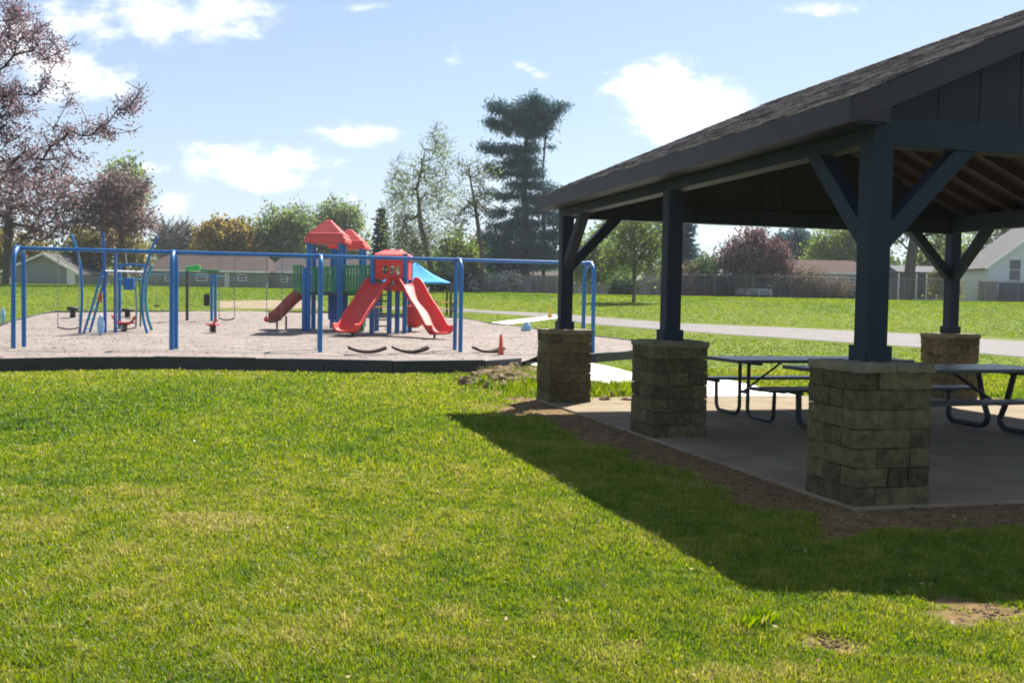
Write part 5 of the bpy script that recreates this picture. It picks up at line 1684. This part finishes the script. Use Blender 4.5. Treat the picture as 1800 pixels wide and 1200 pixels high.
# ================================================================== HOUSES
def house(name, label, d, x0, x1, yb, ye, yr, gable, wcol, rcol, depth=7.0, rpx=None, wins=(), doors=(), overhang=.35, hip=0.0, trim=(.70, .70, .68)):
    """yb/ye/yr: photo rows of the ground line, eave and ridge; gable: the gable end faces the camera"""
    a, b_ = P(x0, yb, d), P(x1, yb, d)
    g = float(gh(0, d)) - .05
    m = d / F; w = (x1 - x0) * m; cx = (a.x + b_.x) / 2
    xm = (x0 + x1) / 2
    E = P(xm, ye, d).z - g; R = P(rpx or xm, yr, d).z - g
    h = thing(name, label, 'house' if 'garage' not in name and 'shed' not in name and 'sunroom' not in name else name, (cx, d, g))
    wm = wall(label[:20] + '_wall', wcol); rm = pmat(label[:20] + '_roof', tuple(q * .8 for q in rcol), tuple(q * 1.1 for q in rcol), 5, .95, .4, 40, spec=.06)
    mb = MB(); hw = w / 2
    if gable:
        rx = (P(rpx, yr, d).x - cx) if rpx else 0
        prof = [(-hw, 0), (hw, 0), (hw, E), (rx, R - .1), (-hw, E)]
        vs = [(x_, 0, z_) for x_, z_ in prof] + [(x_, depth, z_) for x_, z_ in prof]; n = 5
        mb.add(vs, [tuple(range(n)), tuple(range(n, 2 * n))[::-1]] + [((i + 1) % n, i, n + i, n + (i + 1) % n) for i in range(n)])
        mb.build('wall', wm, h)
        # clapboard shadow lines: thin lapped courses on the front
        mb = MB()
        z_ = .25
        while z_ < R - .4:
            if z_ < E: l, r_ = -hw, hw
            else:
                t = (z_ - E) / (R - .1 - E); l, r_ = -hw + (rx + hw) * t, hw + (rx - hw) * t
            mb.bar((l + .02, -.012, z_), (r_ - .02, -.012, z_), .022, .03)
            z_ += .2
        mb.build('clapboard', wm, h)
        mb = MB()
        for s, ex in ((-1, -hw), (1, hw)):
            sl_ = (R - E) / (rx - ex)
            xe = ex + s * overhang; ze = E - abs(sl_) * overhang
            vs = []
            for y_ in (-.3, depth + .3):
                vs += [(rx, y_, R), (xe, y_, ze), (xe, y_, ze - .14), (rx, y_, R - .14)]
            fs = [(0, 1, 2, 3), (7, 6, 5, 4), (0, 4, 5, 1), (1, 5, 6, 2), (2, 6, 7, 3)]
            mb.add(vs, fs if s < 0 else [f[::-1] for f in fs])
        mb.build('roof', rm, h)
        mb = MB()
        for s, ex in ((-1, -hw), (1, hw)):
            sl_ = (R - E) / (rx - ex)
            xe = ex + s * overhang; ze = E - abs(sl_) * overhang
            mb.bar((rx, -.325, R - .1), (xe, -.325, ze - .1), .04, .2, up=(0, 0, 1))
        mb.build('rake_trim', MAT['white'], h)
    else:
        mb.box((0, depth / 2, E / 2), (w, depth, E)); mb.build('wall', wm, h)
        mb = MB(); z_ = .25
        while z_ < E - .1:
            mb.bar((-hw + .02, -.012, z_), (hw - .02, -.012, z_), .022, .03); z_ += .22
        mb.build('clapboard', wm, h)
        o_ = overhang; hp = hip * w
        vs = [(-hw - o_, -o_, E), (hw + o_, -o_, E), (hw + o_, depth + o_, E), (-hw - o_, depth + o_, E), (-hw - o_ + hp, depth / 2, R), (hw + o_ - hp, depth / 2, R)]
        vs2 = [(x_, y_, z_ - .14) for x_, y_, z_ in vs[:4]]
        mb = MB(); mb.add(vs + vs2, [(0, 1, 5, 4), (2, 3, 4, 5), (1, 2, 5), (3, 0, 4), (9, 8, 7, 6), (0, 6, 7, 1), (1, 7, 8, 2), (2, 8, 9, 3), (3, 9, 6, 0)])
        mb.build('roof', rm, h)
        if name != 'sunroom': MB().box((0, -o_ - .03, E - .08), (w + 2 * o_, .05, .17)).build('gutter', MAT['white'], h)
    for (wx0, wx1, wy0, wy1) in wins:
        l, r_ = P(wx0, wy0, d).x - cx, P(wx1, wy0, d).x - cx; zt_, zb_ = P((wx0 + wx1) / 2, wy0, d).z - g, P((wx0 + wx1) / 2, wy1, d).z - g
        mb = MB(); cx_, cz_ = (l + r_) / 2, (zt_ + zb_) / 2; ww, hh = r_ - l, zt_ - zb_
        for s in (-1, 1):
            mb.box((cx_ + s * (ww / 2 - .04), -.03, cz_), (.08, .07, hh)); mb.box((cx_, -.03, cz_ + s * (hh / 2 - .04)), (ww - .162, .07, .08))
        mb.box((cx_, -.028, cz_), (ww - .164, .05, .05))
        f_ = mb.build('window', MAT['white'], h)
        MB().box((cx_, -.018, cz_), (ww - .16, .03, hh - .16)).build('pane', MAT['glass'], f_)
    for (wx0, wx1, wy0, wy1, cn) in doors:
        l, r_ = P(wx0, wy0, d).x - cx, P(wx1, wy0, d).x - cx; zt_ = P((wx0 + wx1) / 2, wy0, d).z - g
        mb = MB(); mb.box(((l + r_) / 2, -.025, zt_ / 2 + .02), (r_ - l, .05, zt_ - .04))
        k = 4
        for i in range(k): mb.box(((l + r_) / 2, -.055, zt_ * (i + .5) / k + .02), ((r_ - l) * .86, .014, zt_ / k * .72))
        mb.build('door', MAT[cn], h)
    return h


house('garage', 'grey garage with a white roller door at the far left', 86, 8, 134, 500, 475, 444, True, (.30, .31, .30), (.10, .095, .09), rpx=78, doors=[(118, 132, 473, 500, 'white')])
house('house', 'long low grey-green house with a brown roof behind the left swings', 90, 258, 468, 505, 475, 447, False, (.21, .24, .22), (.075, .058, .052), 7, wins=[(290, 306, 482, 494), (345, 365, 480, 494), (418, 434, 482, 494)], doors=[(395, 403, 480, 504, 'white')], hip=.1)
house('house', 'grey house with a dull mauve roof just left of the red slide tower', 92, 476, 640, 507, 478, 452, False, (.23, .24, .235), (.068, .060, .062), 7, wins=[(492, 506, 484, 496), (590, 606, 484, 496)], hip=.05)
house('shed', 'tan-roofed shed peeping over the wooden fence under the pine', 90, 915, 990, 515, 488, 476, False, (.30, .25, .21), (.10, .085, .075), 4)
house('shed', 'small grey gabled shed behind the fence, right of the young tree', 88, 1120, 1196, 522, 492, 464, True, (.34, .34, .34), (.24, .23, .23), 4)
house('house', 'slate-blue clapboard house behind the maroon plum tree', 87, 1250, 1372, 524, 484, 462, False, (.17, .22, .27), (.25, .26, .28), 7, wins=[(1262, 1274, 492, 504), (1350, 1362, 490, 504)])
house('house', 'low white house with a reddish brown roof right of the plum tree', 90, 1384, 1540, 524, 479, 454, False, (.42, .42, .42), (.085, .056, .046), 8, wins=[(1492, 1504, 488, 501), (1415, 1428, 488, 502)], hip=.16)
house('house', 'white clapboard gabled house at the right edge', 87, 1735, 1985, 528, 468, 372, True, (.70, .74, .75), (.17, .165, .16), 5.5, wins=[(1773, 1796, 455, 494), (1880, 1905, 455, 494)])
# glazed sunroom with white posts
sr_ = house('sunroom', 'white-framed glazed sunroom between the front post and the rear right post', 88, 1578, 1652, 526, 478, 466, False, (.10, .11, .11), (.16, .16, .17), 3.5, overhang=.2)
for px in (1579, 1592, 1610, 1628, 1646):
    x_ = P(px, 500, 88).x - sr_.location.x; zt_ = P(px, 479, 88).z - sr_.location.z
    MB().box((x_, -.06, zt_ / 2), (.13, .12, zt_)).build('frame_post', MAT['white'], sr_)
MB().box((0, -.065, .12), (3.5, .10, .22)).build('sill', MAT['white'], sr_)


# ================================================================== FENCES AND YARD THINGS
def board_fence(label, d, x0, x1, ytop, mat='fencewood', col=None):
    a, b_ = P(x0, 500, d), P(x1, 500, d); g = float(gh(0, d)); h = P((x0 + x1) / 2, ytop, d).z - g
    t = thing('wooden_fence', label, 'fence', ((a.x + b_.x) / 2, d, g))
    w = b_.x - a.x; n = int(w / .15); mb = MB()
    for i in range(n):
        x_ = -w / 2 + (i + .5) * w / n
        mb.box((x_, random.uniform(-.006, .006), h / 2 - .05), (w / n - .012, .022, h + random.uniform(-.05, .03)), tint=random.random())
    mb.build('boards', MAT[mat], t)
    n = max(2, int(w / 2.4))
    for i in range(n + 1): MB().box((-w / 2 + i * w / n, .07, h / 2), (.10, .10, h)).build('post', MAT[mat], t)


board_fence('weathered wooden privacy fence along the lawn below the pine', 84, 826, 1006, 482)
board_fence('grey-brown board fence right of the dark round bush', 84, 1108, 1186, 494)
board_fence('short dark board fence behind the last blue swing arch', 84.5, 1008, 1104, 498)


def chain_fence(label, d, x0, x1, ytop0, ytop1, sp=2.9):
    a, b_ = P(x0, 500, d), P(x1, 500, d); g = float(gh(0, d)); h = P((x0 + x1) / 2, (ytop0 + ytop1) / 2, d).z - g
    t = thing('chain_link_fence', label, 'fence', (a.x, d, g))
    w = b_.x - a.x; n = max(1, int(w / sp))
    for i in range(n + 1): MB().tube([(i * w / n, 0, -.1), (i * w / n, 0, h + .05)], .035, 6).build('post', MAT['metalfence'], t)
    MB().tube([(0, 0, h), (w, 0, h)], .028, 6).build('top_rail', MAT['metalfence'], t)
    V, Fc = [], []; s = .16; k = 0; wd_ = .006
    for dr in (-1, 1):
        x_ = -h
        while x_ < w + h:
            xa_, xb_ = (x_, x_ + h) if dr > 0 else (x_ + h, x_)
            ta, tb_ = 0.0, 1.0
            # clip to the fence
            def at_t(t_): return xa_ + (xb_ - xa_) * t_
            if xa_ != xb_:
                t1, t2 = sorted(((0 - xa_) / (xb_ - xa_), (w - xa_) / (xb_ - xa_))); ta, tb_ = max(0, t1), min(1, t2)
            if tb_ > ta:
                p, q = (at_t(ta), h * ta), (at_t(tb_), h * tb_)
                V += [(p[0] - wd_, .0, p[1]), (p[0] + wd_, .0, p[1]), (q[0] + wd_, .0, q[1]), (q[0] - wd_, .0, q[1])]; Fc.append((k, k + 1, k + 2, k + 3)); k += 4
            x_ += s
    o = npmesh('mesh', np.array(V), np.array(Fc), MAT['metalfence'], None, t)
    so_ = o.modifiers.new('thick', 'SOLIDIFY'); so_.thickness = .006


chain_fence('galvanised chain link fence along the right side of the lawn', 82.5, 1190, 1990, 491, 488)
chain_fence('galvanised chain link fence in front of the long low houses on the left', 86.5, 140, 640, 482, 484)

board_fence('low dark purple-brown fence between the spruce and the slate-blue house', 83.6, 1187, 1262, 506, 'purplerail')
board_fence('low dark board fence below the brown shrubs', 83.8, 1362, 1440, 508, 'purplerail')
# plum-stained deck railing
d_ = 85; a, b_ = P(1440, 502, d_), P(1524, 502, d_); g = float(gh(0, d_))
t = thing('deck_rail', 'plum-stained deck railing before the brown-roofed white house', 'railing', ((a.x + b_.x) / 2, d_, g))
w = b_.x - a.x; h = a.z - g
mb = MB(); mb.box((0, 0, h), (w, .12, .07)); mb.box((0, 0, h * .3), (w, .06, .07)); mb.build('rail', MAT['purplerail'], t)
mb = MB()
for i in range(34): mb.box((-w / 2 + (i + .5) * w / 34, 0, h * .6), (.06, .035, h * .72))
mb.build('balusters', MAT['purplerail'], t)
mb = MB(); mb.box((0, .9, h * .12), (w, 1.7, h * .24 + .02)); mb.build('deck', MAT['purplerail'], t)
# white garden bench
d_ = 83.4; a, b_ = P(1291, 508, d_), P(1357, 508, d_); g = float(gh(0, d_))
t = thing('garden_bench', 'long white slatted garden bench below the maroon plum tree', 'bench', ((a.x + b_.x) / 2, d_, g))
w = b_.x - a.x; h = a.z - g
mb = MB()
mb.box((0, 0, h), (w, .09, .10)); mb.box((0, 0, h * .72), (w, .05, .08)); mb.build('backrest', MAT['white'], t)
MB().box((0, -.3, h * .45), (w, .5, .05)).build('seat', MAT['white'], t)
for i in range(4):
    MB().box((-w / 2 + .1 + i * (w - .2) / 3, -.06, h * .49), (.09, .09, h * .98)).build('leg', MAT['white'], t)
# boxes in the yard of the white house
for (x0, x1, y0, lab, mt) in ((1724, 1749, 494, 'brown wooden storage box beside the white gabled house', 'fencewood'), (1760, 1806, 496, 'dark blue-grey storage bin under the window of the white house', 'deckplastic')):
    d_ = 85.5; a, b_ = P(x0, y0, d_), P(x1, y0, d_); g = float(gh(0, d_)); w, h = b_.x - a.x, a.z - g
    t = thing('storage_box', lab, 'box', ((a.x + b_.x) / 2, d_, g))
    MB().box((0, 0, h * .45), (w, .8, h * .88)).build('body', MAT[mt], t, .02)
    MB().box((0, 0, h * .94), (w * 1.05, .88, h * .10)).build('lid', MAT[mt], t, .02)

# ================================================================== AIR
mb = MB(); mb.box((0, 180, 11.2), (840, 520, 25.4))
hz_m, nt, out = newmat('haze')
v = nt.nodes.new('ShaderNodeVolumePrincipled'); v.inputs['Density'].default_value = .00035; v.inputs['Color'].default_value = (.86, .91, 1, 1); v.inputs['Anisotropy'].default_value = .2
nt.links.new(v.outputs[0], out.inputs['Volume'])
tag(mb.build('haze', hz_m), 'thin bright spring haze over the park', 'haze', None, 'stuff')
